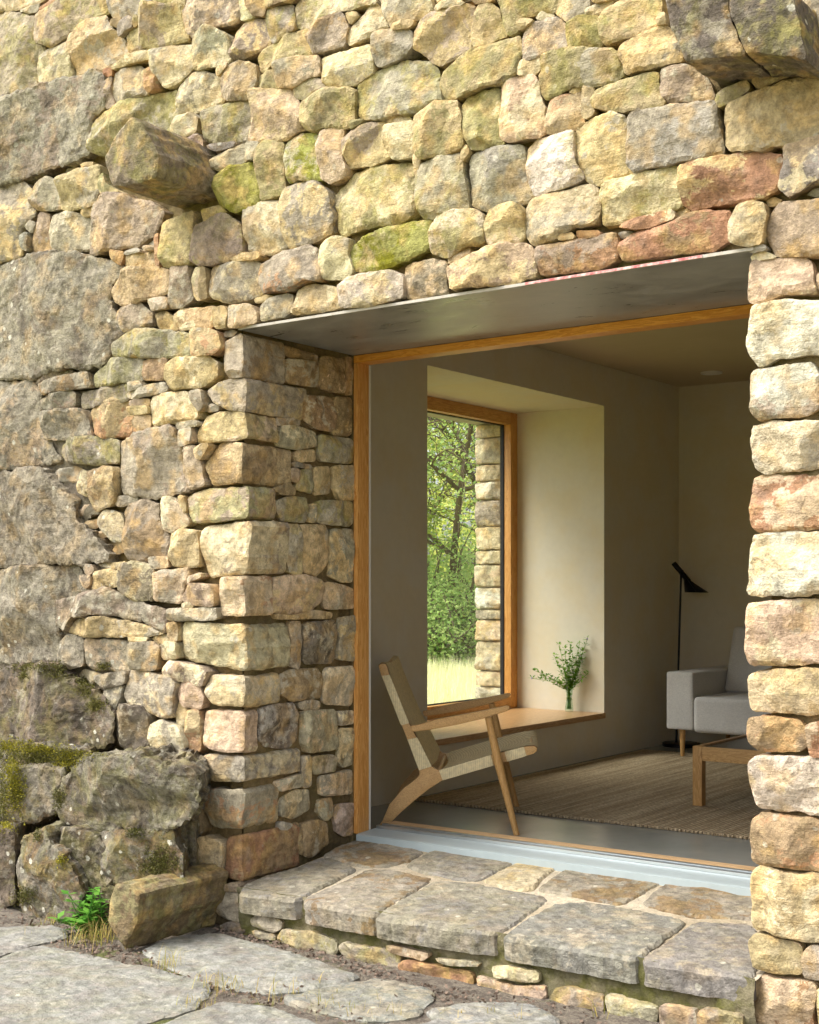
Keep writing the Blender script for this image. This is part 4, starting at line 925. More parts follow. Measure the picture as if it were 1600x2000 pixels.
# coursed rubble that carries the wall on beyond the picture's edges
beyond = []
def more_stone(x0, x1, z0, z1):
    g = 0.006; jx = lambda: rng.uniform(-0.010, 0.010)
    P3 = np.array([(x0 + g + jx(), YW, z0 + g + jx()), ((x0 + x1) / 2, YW, z0 + g + jx()), (x1 - g + jx(), YW, z0 + g + jx()), (x1 - g + jx(), YW, z1 - g + jx()), ((x0 + x1) / 2 + jx() * 3, YW, z1 - g + jx()), (x0 + g + jx(), YW, z1 - g + jx())])
    beyond.append((mk(P3, P3[0], AX, AZ, -AY, 0.10, proud=float(rng.uniform(0.0, 0.03)), step=0.02), rng.choice(['YG', 'GO', 'CG', 'GB', 'KG', 'YO', 'GC'])))
for xa, xb in ((-2.25, -1.575), (2.352, 3.55)):
    z = -0.32
    while z < 4.55:
        hgt = rng.uniform(0.12, 0.24); x = xa
        while x < xb - 0.05:
            wd = min(rng.uniform(0.16, 0.38), xb - x)
            if xb - x - wd < 0.09: wd = xb - x
            more_stone(x, x + wd, z, z + hgt); x += wd
        z += hgt
x = -1.57
while x < 2.345:
    wd = rng.uniform(0.17, 0.32); wd = wd if 2.345 - x - wd > 0.1 else 2.345 - x
    z = CAM[2] + 1158 / FPX * (5.333 - 0.5903 * (x + wd / 2)) + (0.30 if 1.55 < x + wd / 2 < 2.3 else 0.0)
    while z < 4.6:
        hgt = rng.uniform(0.13, 0.24); more_stone(x, x + wd, z, z + hgt); z += hgt
    x += wd

geos.sort(key=lambda g: -g[0][3])
small = []
for k, (geo, cols, kw) in enumerate(geos):
    if k < 300: stone_object('stone', geo, cols, wall, **kw)
    else: small.append((geo, cols))
stuff_stones('small_stones', small + chink, wall)
stuff_stones('rubble_beyond', beyond, wall)
for geo, cols, kw in geos:
    V, ff, sz, ar = geo
    if V[:, 0].max() < 0.15 and V[:, 2].min() < 1.3:
        b0 = sum(len(q) for q in BVHV); BVHV.append(V); e = np.cumsum(sz); s_ = e - sz
        BVHF += [tuple(int(t) + b0 for t in ff[a:b]) for a, b in zip(s_[:-1], e[:-1])]
BV = BVHTree.FromPolygons([tuple(v) for v in np.concatenate(BVHV)], BVHF)

# mortar bed: an uneven sheet behind the faces, on the front and in the jamb
def sheet(name, O, A, B, N, la, lb, step, amp, mat, parent, mask=None, fr=9.0, shift=None):
    na, nb = int(la / step) + 1, int(lb / step) + 1
    a, b = np.meshgrid(np.linspace(0, la, na), np.linspace(0, lb, nb), indexing='ij'); a = a.ravel(); b = b.ravel()
    P = np.array(O, float) + a[:, None] * A + b[:, None] * B
    P = P + (fbm(P * fr + 3.1, 3) * amp + fbm(P * 60, 2) * amp * 0.25)[:, None] * N
    if shift is not None: P = P + shift(P)[:, None] * N
    i, j = np.meshgrid(np.arange(na - 1), np.arange(nb - 1), indexing='ij'); k = (i * nb + j).ravel()
    Q = np.stack([k, k + nb, k + nb + 1, k + 1], 1)
    if np.dot(np.cross(A, B), N) < 0: Q = Q[:, ::-1]
    if mask is not None:
        cen = P[Q].mean(1); Q = Q[mask(cen)]
    c = P.mean(0)
    me = quads_mesh(name, P - c, Q); finish(me, 3.0)
    o = link(name, me, M[mat] if isinstance(mat, str) else mat, parent); o.location = c; return o
sheet('mortar', (-2.3, YW + 0.050, -0.45), AX, AZ, -AY, 6.1, 5.3, 0.02, 0.034, 'mortar', wall,
      shift=lambda P: np.where((P[:, 0] > 2.12) & (P[:, 2] < 2.1), 0.012, np.where((P[:, 2] > 2.1) & (P[:, 0] > 0.1) & (P[:, 2] < 2.75), 0.014, 0.0)),
      mask=lambda c: ~((c[:, 0] > -0.045) & (c[:, 0] < 2.16) & (c[:, 2] < 2.118)))
sheet('weathered_render', (-2.25, YW + 0.014, -0.35), AX, AZ, -AY, 1.9, 2.6, 0.016, 0.036, 'old_render', wall, fr=6.0,
      mask=lambda c: (c[:, 0] + 0.45 * pnoise(c * 1.7 + 5) + 0.25 * pnoise(c * 6) < -0.78 - 0.10 * np.abs(c[:, 2] - 0.9)) & (c[:, 2] < 1.95))
sheet('jamb_mortar', (-0.020, YW + 0.03, -0.3), AY, AZ, AX, 0.70, 2.42, 0.014, 0.016, 'mortar', wall, mask=lambda c: c[:, 1] < -0.004)
# masonry core behind
b = MB(); b.box((-2.28, YW + 0.10, -0.45), (-0.062, -0.002, 2.12)); b.box((2.19, YW + 0.10, -0.45), (4.6, 0.18, 2.12)); b.box((-2.28, YW + 0.10, 2.122), (4.6, 0.10, 4.85))
b.box((-1.4, 0.0, -0.3), (-0.004, 0.10, 2.12))
b.build('wall_core', M['mortar'], wall, smooth=0)

# ------------------------------------------------------------------ steel lintel, door frame, threshold
ln = thing('steel_lintel', (1.05, -0.36, 2.1), 'flat grey steel plate spanning the opening as a lintel', 'lintel')
MB().box((-0.005, YW - 0.012, 2.102), (2.125, 0.0, 2.113)).build('plate', M['steel'], ln, smooth=0)
MB().box((-0.005, YW - 0.0165, 2.1025), (2.125, YW - 0.0125, 2.1125)).build('painted_edge', M['steel_edge'], ln, smooth=0)
MB().box((1.32, YW - 0.0185, 2.1035), (1.96, YW - 0.0170, 2.1115)).build('red_primer_mark', M['edge_red'], ln, smooth=0)

df = thing('door_frame', (1.05, 0.04, 0.0), 'orange larch timber frame lining the big doorway', 'door frame')
MB().box((0.0, 0.0, 0.0), (0.023, 0.08, 2.066), 0.002).build('post', M['larch_z'], df)
MB().box((0.001, 0.081, 0.0), (0.019, 0.098, 2.066)).build('white_bead', M['white_inside'], df, smooth=0)
MB().box((0.0, 0.0, 2.067), (2.30, 0.08, 2.1), 0.002).build('head', M['larch_x'], df)
MB().box((2.30, 0.0, 0.0), (2.323, 0.08, 2.1), 0.002).build('post', M['larch_z'], df)
tr = MB(); tr.prism([(0.024, -0.012, -0.045), (0.024, -0.012, -0.002), (0.024, 0.0, 0.002), (0.024, 0.125, 0.008), (0.024, 0.13, -0.045)], (2.276, 0, 0)); tr.build('sill_tray', M['alu_grey'], df, smooth=0)
tr = MB(); tr.box((0.024, 0.1305, -0.045), (2.30, 0.150, 0.020), 0.002); tr.box((0.024, 0.1505, -0.045), (2.30, 0.172, 0.010)); tr.box((0.024, 0.1725, -0.045), (2.30, 0.196, 0.021), 0.002); tr.build('sliding_track', M['alu'], df)
MB().box((0.024, 0.198, -0.045), (2.30, 0.272, 0.020), 0.002).build('threshold_board', M['larch_pale'], df)

# ------------------------------------------------------------------ step
step = thing('stone_step', (1.0, -0.6, -0.28), 'broad doorstep of grey flagstone slabs on a low rubble riser', 'step')
SO = np.array([0, -0.78, -0.10]); SB = np.array([0, 0.78, 0.075]); SB /= np.linalg.norm(SB); SN = np.cross(AX, SB)
for ox, oy, lst in SLABS:
    for cols, poly in lst:
        P3 = [PPL(x, y, SO, SN) for x, y in tp(ox, oy, poly)]
        stone_object('slab', mk(P3, P3[0], AX, SB, SN, 0.078, rough=0.5, flat=0.86, sidestep=0.012, grow=0.013, soft=0.004), cols, step, moss=0.10, dirt=0.35, lichen=0.6, warm=0.25, age=0.74, old=0.2)
for ox, oy, lst in RISER:
    for cols, poly in lst:
        P3 = [PY(x, y, -0.775) for x, y in tp(ox, oy, poly)]
        stone_object('riser_stone', mk(P3, P3[0], AX, AZ, -AY, 0.10, rough=1.0, grow=0.003), cols, step, moss=0.35, dirt=0.4)
sheet('bedding_mortar', SO + SN * (-0.008) + np.array([0.04, 0.0, 0]) + SB * 0.035, AX, SB, SN, 2.10, 0.755, 0.016, 0.006, 'mortar_pale', step)
sheet('riser_mortar', (0.02, -0.745, -0.33), AX, AZ, -AY, 2.12, 0.235, 0.010, 0.028, 'mortar_old', step)
MB().box((0.05, -0.70, -0.33), (2.15, -0.014, -0.125)).build('step_core', M['mortar_old'], step, smooth=0)

# loose block at the foot of the wall
gb = [(x / 4, 1600 + y / 4) for x, y in [(848,650),(895,505),(985,515),(1085,590),(1060,800),(1010,900),(965,1035),(925,930),(855,800)]]
P3 = [PY(x, y, -1.20) for x, y in gb]
blk = stone_object('stone_block', mk(P3, P3[0], AX, AZ, -AY, 0.47, rough=1.2, flat=0.4, sidestep=0.016), 'BO', None, moss=0.25, dirt=0.5, lichen=0.1, age=0.64, old=0.35)
tag(blk, 'loose brown squared stone block lying against the foot of the wall', 'stone block')

# ------------------------------------------------------------------ ground and paving
ZG = -0.27
gm = MB(); gm.box((-150, -150, -0.6), (150, 150, -0.292)); g = gm.build('ground', M['ground'], None, smooth=0); tag(g, 'earth and meadow around the house', kind='structure')
pav = thing('paving', (0.5, -2.0, ZG), 'terrace of large irregular grey flagstones with grassy joints', kind='structure')
for ox, oy, lst in FLAGS:
    for cols, poly in lst:
        P3 = [PZ(x, y, ZG) for x, y in tp(ox, oy, poly)]
        stone_object('flagstone', mk(P3, P3[0], AX, AY, AZ, 0.06, rough=0.8, flat=0.88, step=0.016, grow=0.016), cols, pav, moss=0.14, dirt=0.25, lichen=0.5, warm=0.1, age=0.8)
more = []
gx0 = -3.4
while gx0 < 5.5:
    wd = rng.uniform(0.6, 1.0); gy0 = -6.4
    while gy0 < -1.4:
        hg = rng.uniform(0.5, 0.9)
        poly = np.array([(gx0 + rng.uniform(0, .07), gy0 + rng.uniform(0, .07)), (gx0 + wd * .5, gy0 + rng.uniform(0, .05)), (gx0 + wd - rng.uniform(.02, .09), gy0 + rng.uniform(0, .07)), (gx0 + wd - .03, gy0 + hg - rng.uniform(.03, .1)), (gx0 + rng.uniform(0, .08), gy0 + hg - rng.uniform(.03, .09))])
        P3 = np.concatenate([poly, np.full((5, 1), ZG)], 1); dd = P3 - CAM; f = dd @ F_; pxs = CX + FPX * (dd @ R_) / f; pys = HY + FPX * (1.35) / f
        vis = (f > 0.3) & (pxs > -80) & (pxs < 1680) & (pys < 2110)
        if not vis.any() and not (P3[:, 1].max() > -0.95): more.append((mk(P3, P3[0], AX, AY, AZ, 0.06, rough=0.8, flat=0.88, step=0.03), rng.choice(['SG', 'GS', 'SB'])))
        gy0 += hg
    gx0 += wd
for geo, cols in more: stone_object('flagstone', geo, cols, pav, moss=0.14, dirt=0.25, lichen=0.5, warm=0.1, age=0.8)
sheet('joint_earth', (-3.2, -3.3, ZG - 0.013), AX, AY, AZ, 6.0, 2.6, 0.022, 0.009, M['joint'], pav)

# ------------------------------------------------------------------ the room
ZF, XW, YB, ZC = -0.04, -0.527, 4.474, 2.548
WY0, WY1, WZ0, WZ1 = 1.3005, 3.322, 0.2526, 2.284
XFR, XGL, XOUT = -1.199, -1.25, -1.485
def structure(name, mb, mat):
    o = mb.build(name, M[mat], None, smooth=0); o['kind'] = 'structure'; return o
structure('floor', MB().box((-0.60, 0.2745, -0.25), (4.5, 4.6, ZF)), 'concrete')
structure('ceiling', MB().box((-0.60, 0.1005, ZC), (4.5, 4.6, 2.75)), 'ceiling')
structure('wall_back', MB().box((XW - 0.05, YB, ZF - 0.1), (4.5, 4.75, ZC + 0.002)), 'plaster')
structure('wall_right', MB().box((4.4, 0.19, ZF - 0.1), (4.6, 4.47, ZC + 0.002)), 'plaster')
wl = MB(); wl.box((-1.28, 0.101, -0.3), (XW, WY0, ZC)); wl.box((-1.28, WY1, -0.3), (XW, 4.8, ZC)); wl.box((-1.28, WY0, -0.3), (XW, WY1, 0.2166)); wl.box((-1.28, WY0, WZ1), (XW, WY1, ZC))
structure('wall_left', wl, 'plaster')
# outer leaf of the side wall with its stone reveal
sw = thing('side_wall', (-1.4, 3.5, -0.3), 'pale squared stones of the outer side wall seen through the window', 'wall')
c_ = MB(); c_.box((-1.47, -0.1, -0.3), (-1.2805, 1.15, 4.8)); c_.box((-1.47, 3.27, -0.3), (-1.2805, 5.2, 4.8)); c_.box((-1.47, 1.15, -0.3), (-1.2805, 3.27, 0.28)); c_.box((-1.47, 1.15, 2.24), (-1.2805, 3.27, 4.8)); c_.build('wall_core', M['mortar_pale'], sw, smooth=0)
MB().box((-1.50, 1.1, 2.222), (-1.2805, 3.30, 2.238)).build('lintel_plate', M['steel_edge'], sw, smooth=0)
YR = 3.236
ys = [829, 856, 908, 941, 977, 1029, 1075, 1103, 1147, 1190, 1210, 1252, 1310, 1341, 1366, 1400, 1440]
for k, (a, b2) in enumerate(zip(ys, ys[1:])):
    zt = CAM[2] - (a - HY) / FPX * 9.36; zb = CAM[2] - (b2 - HY) / FPX * 9.36
    j = rng.uniform(-0.012, 0.012)
    P3 = [(-1.495 - j, YR, zb + .006), (-1.4, YR, zb + .005), (-1.282, YR, zb + .006), (-1.282, YR, zt - .006), (-1.39, YR, zt - .004), (-1.495 + j, YR, zt - .006)]
    stone_object('stone', mk(P3, P3[0], AX, AZ, -AY, 0.3, rough=0.8, flat=0.2, step=0.012, sidestep=0.03), ['CY', 'CG', 'CK', 'WG', 'GC'][k % 5], sw, moss=0.05)

# window
win = thing('window', (XFR, 2.3, WZ0), 'larch framed picture window with a dark gasket in the deep plaster reveal', 'window')
fx0, fx1 = XFR - 0.055, XFR
MB().box((fx0, WY1 - 0.086, WZ0), (fx1, WY1 - 0.001, WZ1 - 0.001), 0.002).build('jamb', M['larch_z'], win)
MB().box((fx0, WY0 + 0.001, WZ0), (fx1, WY0 + 0.086, WZ1 - 0.001), 0.002).build('jamb', M['larch_z'], win)
MB().box((fx0, WY0 + 0.087, WZ1 - 0.082), (fx1, WY1 - 0.087, WZ1 - 0.001), 0.002).build('head', M['larch_y'], win)
MB().box((fx0, WY0 + 0.087, WZ0 + 0.001), (fx1, WY1 - 0.087, WZ0 + 0.078), 0.002).build('bottom_rail', M['larch_y'], win)
for nm, a, bb in (('gasket', (WY1 - 0.092, WZ0 + 0.07), (WY1 - 0.080, WZ1 - 0.07)), ('gasket', (WY0 + 0.080, WZ0 + 0.07), (WY0 + 0.092, WZ1 - 0.07)), ('gasket', (WY0 + 0.093, WZ1 - 0.088), (WY1 - 0.093, WZ1 - 0.078)), ('gasket', (WY0 + 0.093, WZ0 + 0.072), (WY1 - 0.093, WZ0 + 0.084))):
    MB().box((fx0 - 0.028, a[0], a[1]), (fx0 - 0.001, bb[0], bb[1])).build(nm, M['gasket'], win, smooth=0)
MB().box((fx0 - 0.018, WY0 + 0.085, WZ0 + 0.075), (fx0 - 0.010, WY1 - 0.085, WZ1 - 0.08)).build('glass_pane', M['glass'], win, smooth=0)

seat = MB().box((XFR + 0.001, WY0 + 0.001, 0.2175), (XW + 0.012, WY1 - 0.001, WZ0 - 0.0005), 0.002).build('window_seat', M['oak_y'])
tag(seat, 'thin oak board lining the window sill as a low seat', 'window seat')

# ceiling fitting
cl = PZ(1390, 728, ZC - 0.004)
t = thing('ceiling_light', (cl[0], cl[1], ZC - 0.02), 'small round white recessed fitting in the ceiling', 'ceiling light')
MB().lathe((cl[0], cl[1], ZC), [(0.052, -0.002), (0.056, -0.010), (0.072, -0.010), (0.074, -0.001)]).build('trim_ring', M['white_inside'], t)
MB().lathe((cl[0], cl[1], ZC), [(0.0, -0.013), (0.046, -0.013), (0.050, -0.003)]).build('cover_disc', M['white_inside'], t)

# rug
rx0, rx1, ry0, ry1 = -0.46, 2.7, 1.09, 3.74
n1, n2 = 90, 90
def rugz(x, y): return ZF + 0.011
rm = MB(); rm.box((rx0, ry0, ZF + 0.0005), (rx1, ry1, ZF + 0.012), 0.003)
rug = thing('rug', ((rx0 + rx1) / 2, (ry0 + ry1) / 2, ZF), 'brown woven jute rug with lengthwise rows on the concrete floor', 'rug')
rm.build('weave', M['rug'], rug)
for sx in (0, 1):
    k = MB()
    for i in range(150):
        x = rx0 + (rx1 - rx0) * (i + 0.5) / 150; y = ry0 - 0.004 if sx == 0 else ry1 + 0.004
        k.tube([(x - 0.009, y + rng.uniform(-.003, .003), ZF + 0.0075), (x + 0.009, y + rng.uniform(-.003, .003), ZF + 0.0075)], 0.0072, 6)
    k.build('braided_edge', M['rug'], rug)

# sofa against the back wall
so_ = thing('sofa', (1.0, 3.95, ZF), 'light grey fabric sofa on round wooden legs against the back wall', 'sofa')
sx0, sx1, sy0, sy1 = -0.1717, 2.35, 3.51, 4.40
MB().box((sx0, sy0, 0.151), (0.019, sy1, 0.529), 0.028, 4).build('arm', M['sofa'], so_)
MB().box((sx1 - 0.19, sy0, 0.151), (sx1, sy1, 0.529), 0.028, 4).build('arm', M['sofa'], so_)
MB().box((0.02, sy0 + 0.06, 0.138), (sx1 - 0.192, sy1 - 0.02, 0.20), 0.012).build('base', M['sofa'], so_)
for a, b2 in ((0.024, 1.09), (1.094, sx1 - 0.196)):
    MB().box((a, sy0 - 0.012, 0.140), (b2, sy1 - 0.24, 0.372), 0.045, 5).build('seat_cushion', M['sofa'], so_)
    w_ = MB(); w_.prism([(a, sy1 - 0.42, 0.372), (a, sy1 - 0.20, 0.372), (a, sy1 - 0.10, 0.80), (a, sy1 - 0.25, 0.82)], (b2 - a, 0, 0), 0.055, 5); w_.build('back_cushion', M['sofa'], so_)
MB().box((sx0 + 0.195, sy1 - 0.16, 0.20), (sx1 - 0.195, sy1, 0.70), 0.03, 3).build('back', M['sofa'], so_)
for lx, ly in ((-0.081, sy0 + 0.06), (sx1 - 0.1, sy0 + 0.06), (-0.081, sy1 - 0.08), (sx1 - 0.1, sy1 - 0.08)):
    zz = ZF + 0.0135 if ly < 3.7 else ZF + 0.0005
    MB().tube([(lx, ly, zz), (lx, ly, 0.152)], [0.013, 0.021], 14).build('leg', M['oak_z'], so_)

# black floor lamp
lb = PZ(1330, 1457, ZF)
fl = thing('floor_lamp', (lb[0], lb[1], ZF), 'black metal floor lamp with slanted cone shade behind the sofa arm', 'floor lamp')
def LP(px, py): return PPL(px, py, lb, F_)
MB().lathe((lb[0], lb[1], ZF), [(0.0, 0.0005), (0.13, 0.0005), (0.13, 0.022), (0.12, 0.026), (0.0, 0.026)]).build('base_disc', M['black_metal'], fl)
MB().tube([LP(1321, 1459), LP(1330.5, 1122)], 0.0075, 10).build('pole', M['black_metal'], fl)
a, b2 = Vector(LP(1316, 1100)), Vector(LP(1346, 1136))
MB().tube([a - (b2 - a) * 0.02, a, b2], [0.012, 0.0185, 0.0195], 16).build('lamp_head', M['black_metal'], fl)
sh = bmesh.new(); n = 28; rt, rb_ = [], []
cb = Vector(LP(1361, 1157)); ctop = Vector(LP(1330.5, 1117)); axd = (b2 - a).normalized(); sidev = Vector(F_); upv = axd.cross(sidev).normalized()
for k in range(n):
    an = 2 * math.pi * k / n
    rt.append(sh.verts.new(ctop + (sidev * math.cos(an) + upv * math.sin(an)) * 0.020)); rb_.append(sh.verts.new(cb + Vector(F_) * math.cos(an) * 0.083 + Vector(R_) * (-math.sin(an)) * 0.083 + Vector((0, 0, -0.004)) * 0))
# shade: skewed cone from the head tube to a level mouth
best = min(range(n), key=lambda s_: sum((rt[(k + s_) % n].co - rb_[k].co).length for k in range(n)))
for k in range(n): sh.faces.new((rt[(k + best) % n], rt[(k + 1 + best) % n], rb_[(k + 1) % n], rb_[k]))
mm = MB(); mm._merge(sh); shade = mm.build('lamp_shade', M['black_metal'], fl)
md = shade.modifiers.new('thickness', 'SOLIDIFY'); md.thickness = 0.002
MB().lathe(tuple(cb + Vector((0, 0, 0.006))), [(0.0, 0.0), (0.074, 0.0)], 28).build('reflector', M['white_inside'], shade, smooth=0)

# coffee table
tx, ty = 0.815, 1.74
tb = thing('coffee_table', (tx + 0.6, ty + 0.4, ZF), 'low oak coffee table with inset dark top on the rug', 'coffee table')
tx1, ty1, zt = tx + 1.25, ty + 0.80, 0.276
for lx, ly in ((tx, ty), (tx1 - 0.05, ty), (tx, ty1 - 0.05), (tx1 - 0.05, ty1 - 0.05)): MB().box((lx, ly, ZF + 0.0135), (lx + 0.05, ly + 0.05, zt), 0.003).build('leg', M['oak_z'], tb)
for a, bb in (((tx + 0.051, ty + 0.001), (tx1 - 0.051, ty + 0.026)), ((tx + 0.051, ty1 - 0.026), (tx1 - 0.051, ty1 - 0.001))): MB().box((a[0], a[1], zt - 0.072), (bb[0], bb[1], zt - 0.001), 0.002).build('rail', M['oak_x'], tb)
for a, bb in (((tx + 0.001, ty + 0.051), (tx + 0.026, ty1 - 0.051)), ((tx1 - 0.026, ty + 0.051), (tx1 - 0.001, ty1 - 0.051))): MB().box((a[0], a[1], zt - 0.072), (bb[0], bb[1], zt - 0.001), 0.002).build('rail', M['oak_y'], tb)
MB().box((tx + 0.027, ty + 0.027, zt - 0.022), (tx1 - 0.027, ty1 - 0.027, zt - 0.008)).build('inset_top', simple('dark_table_top', (58, 52, 48), 0.15, 10, 0.08, 0.0, spec=0.5), tb, smooth=0)

# vase with wild flowers
vb = PZ(1112, 1390, WZ0); vz = WZ0
va = thing('vase', (vb[0], vb[1], vz), 'clear glass vase standing on the window seat', 'vase')
MB().lathe((vb[0], vb[1], vz), [(0.0, 0.001), (0.026, 0.001), (0.029, 0.010), (0.027, 0.035), (0.020, 0.075), (0.019, 0.10), (0.025, 0.152), (0.0235, 0.152), (0.0175, 0.10), (0.0185, 0.075), (0.025, 0.035), (0.026, 0.014), (0.0, 0.012)], 28).build('glass_body', M['vase'], va)
fb = thing('flower_bunch', (vb[0], vb[1], vz + 0.02), 'loose bunch of wild green sprigs and small flowers in the glass vase', 'flowers')
stems, leaves, heads = MB(), [], []
def add_leaf(P, d, up, L, W, out):
    d = Vector(d).normalized(); s_ = d.cross(Vector(up)); s_ = s_.normalized() if s_.length > 1e-4 else Vector((1, 0, 0)); u2 = s_.cross(d)
    P = Vector(P); out.append([P, P + d * L * .45 + s_ * W * .5 + u2 * L * .06, P + d * L, P + d * L * .45 - s_ * W * .5 + u2 * L * .06])
def leaf_mesh(lv):
    V = np.array([tuple(v) for q in lv for v in q]); Q = np.arange(len(V)).reshape(-1, 4); return V, Q
r_ = random.Random(8)
Rv, Zv = Vector(R_), Vector((0, 0, 1)); Fv = Vector(F_)
tips = [(-20, -128, 0), (-68, -78, 0), (-72, -62, 1), (-55, -66, 0), (-8, -120, 0), (6, -112, 0), (20, -132, 0), (34, -140, 1), (22, -108, 2), (26, -98, 2), (-2, -95, 0), (14, -85, 0), (-14, -88, 0), (36, -75, 0), (-30, -108, 0), (8, -100, 0), (-6, -72, 0), (18, -70, 0), (-24, -60, 0), (28, -118, 0), (2, -130, 0)]
base0 = Vector((vb[0], vb[1], vz + 0.018))
for dx, dy, kd in tips:
    tip = base0 + Rv * (dx / 292.5) + Zv * (-dy / 292.5 - 0.01) + Fv * r_.uniform(-0.05, 0.05)
    if (tip.y > WY1 - 0.02): tip.y = WY1 - 0.02
    neck = Vector((vb[0], vb[1], vz + 0.14)) + Rv * dx * 0.00012 + Fv * r_.uniform(-.008, .008)
    b_ = base0 + Rv * r_.uniform(-.014, .014) + Fv * r_.uniform(-.014, .014)
    mid_ = neck.lerp(tip, 0.5) + Zv * (0.02 if abs(dx) > 40 else 0.0)
    pts = [b_, neck, mid_, tip]; fine_ = []
    for s_ in range(13):
        tt = s_ / 12 * 3; i_ = min(int(tt), 2); fine_.append(pts[i_].lerp(pts[i_ + 1], tt - i_))
    stems.tube(fine_, [0.0016] * 13, 5)
    for s_ in range(2, 13):
        nl = 1 if s_ < 5 else 6
        for q_ in range(nl):
            d = Vector((r_.uniform(-1, 1), r_.uniform(-1, 1), r_.uniform(-.3, .8))); P = fine_[s_]
            if s_ >= 5: P = P + d * 0.008
            add_leaf(P, d, Zv, r_.uniform(.016, .034), r_.uniform(.011, .021), leaves)
    if kd: heads.append((tip, kd))
stems.build('stems', M['herb'], fb)
V, Q = leaf_mesh(leaves); o = link('leaves', quads_mesh('leaves', V, Q), M['herb'], fb); o['kind'] = 'stuff'
for tip, kd in heads:
    hm = MB()
    if kd == 2:
        for k in range(10):
            an = 6.28 * k / 10; d = Vector((math.cos(an) * .5, math.sin(an) * .25, math.sin(an))) ; hm.tube([tip, tip + d * 0.016], [0.003, 0.0025], 5)
        fh = hm.build('flower_head', M['white_inside'], fb); MB().lathe(tuple(tip), [(0, .006), (.006, .002), (.0, -.004)], 10).build('flower_centre', simple('ochre_centre', (176, 126, 40), 0.8), fh)
    else:
        hm.lathe(tuple(tip), [(0, .010), (.006, .004), (.004, -.006), (0, -.008)], 8).build('flower_head', simple('lilac', (172, 160, 190), 0.8), fb)

# ------------------------------------------------------------------ lounge chair
chair = thing('lounge_chair', (0.2, 0.75, ZF), 'low oak lounge chair with woven paper cord seat and back by the doorway', 'chair')
LAT = np.array([-0.522, 0.853, 0.0]); CF = np.array([0.853, 0.522, 0.0])
N0 = PZ(1009.5, 1631.5, ZF)
def CP(x, y, off): return PPL(720 + x / 4.444, 1270 + y / 4.444, N0 + LAT * off, LAT)
side = [(85,135),(110,112),(150,120),(165,150),(178,205),(350,630),(545,1008),(575,1030),(612,1042),(1060,910),(1360,836),(1440,830),(1464,848),(1462,880),(1430,902),(1370,918),(1080,1002),(640,1132),(520,1210),(400,1305),(290,1400),(150,1530),(90,1600)]
side = side[:-2] + [(120, 1590), (60, 1590), (120, 1480), (180, 1340), (300, 1200), (410, 1120), (440, 1085), (440, 1045), (290, 660), (110, 222)]
W_IN, T_ = 0.055, 0.030
def sidepoly(off):
    S2 = [CP(x, y, W_IN) for x, y in side]
    out = []
    for p in S2:
        p = p.copy()
        if p[2] < ZF + 0.001: p[2] = ZF + 0.001
        out.append(p + LAT * (off - W_IN))
    return out
WID = 0.734
for off in (W_IN, WID - W_IN - T_):
    MB().prism(sidepoly(off), LAT * T_, 0.006, 2).build('side_frame', M['oak_x'], chair)
def leg_line(off, sgn):
    top = CP(1040, 582, 0.0); mid_ = CP(1120, 950, 0.0); bot = N0.copy()
    k = LAT * off
    bot[2] = ZF + 0.0008
    return [bot + k, mid_ + k + LAT * 0.004 * sgn, top + k + LAT * 0.008 * sgn]
for off, sg in ((0.0, 1), (WID, -1)): MB().tube(leg_line(off, sg), [0.0135, 0.0205, 0.0165], 14).build('front_leg', M['oak_z'], chair)
arm = [(368,655),(430,645),(600,596),(800,560),(1000,522),(1205,481),(1226,490),(1222,510),(1195,528),(1000,590),(760,646),(520,690),(385,706)]
for off in (-0.018, WID - 0.022):
    MB().prism([CP(x, y, 0.0) + LAT * off for x, y in arm], LAT * 0.040, 0.007, 3).build('armrest', M['oak_x'], chair)
for x, y in ((128, 150), (1420, 868), (600, 1075)): MB().tube([CP(x, y, W_IN) + LAT * 0.02, CP(x, y, W_IN) + LAT * (WID - 2 * W_IN - 0.02)], 0.013, 10).build('cross_rail', M['oak_x'], chair)
MB().tube([CP(1120, 955, 0.0) + LAT * 0.01, CP(1120, 955, 0.0) + LAT * (WID - 0.01)], 0.011, 10).build('cross_rail', M['oak_x'], chair)
# woven seat and back: sheets that wrap round the rails
def weave(name, topline, botline, n=26):
    V, Q = [], []
    wv = WID - 2 * W_IN
    loop = topline + botline[::-1]
    pts = [CP(x, y, W_IN) for x, y in loop]
    for j in range(n):
        f = j / (n - 1); sag = -0.012 * math.sin(math.pi * f)
        for p in pts: V.append(p + LAT * (0.004 + f * (wv - 0.008)) + np.array([0, 0, sag]) - (CF * 0.3 * sag))
    m_ = len(pts)
    for j in range(n - 1):
        for k in range(m_): Q.append((j * m_ + k, j * m_ + (k + 1) % m_, (j + 1) * m_ + (k + 1) % m_, (j + 1) * m_ + k))
    V = np.array(V); c = V.mean(0); me = quads_mesh(name, V - c, Q); finish(me, 0.8); o = link(name, me, M['cord'], chair); o.location = c; return o
weave('woven_seat', [(650,1024),(850,966),(1060,904),(1220,862),(1362,828),(1442,823),(1472,846)], [(660,1060),(850,1004),(1060,942),(1220,900),(1362,880),(1420,880),(1440,870)])
weave('woven_back', [(84,128),(112,104),(152,112),(170,150),(186,205),(270,415),(360,630),(450,800),(552,1000)], [(100,150),(115,130),(135,135),(150,160),(160,215),(245,425),(335,640),(425,815),(530,1010)])
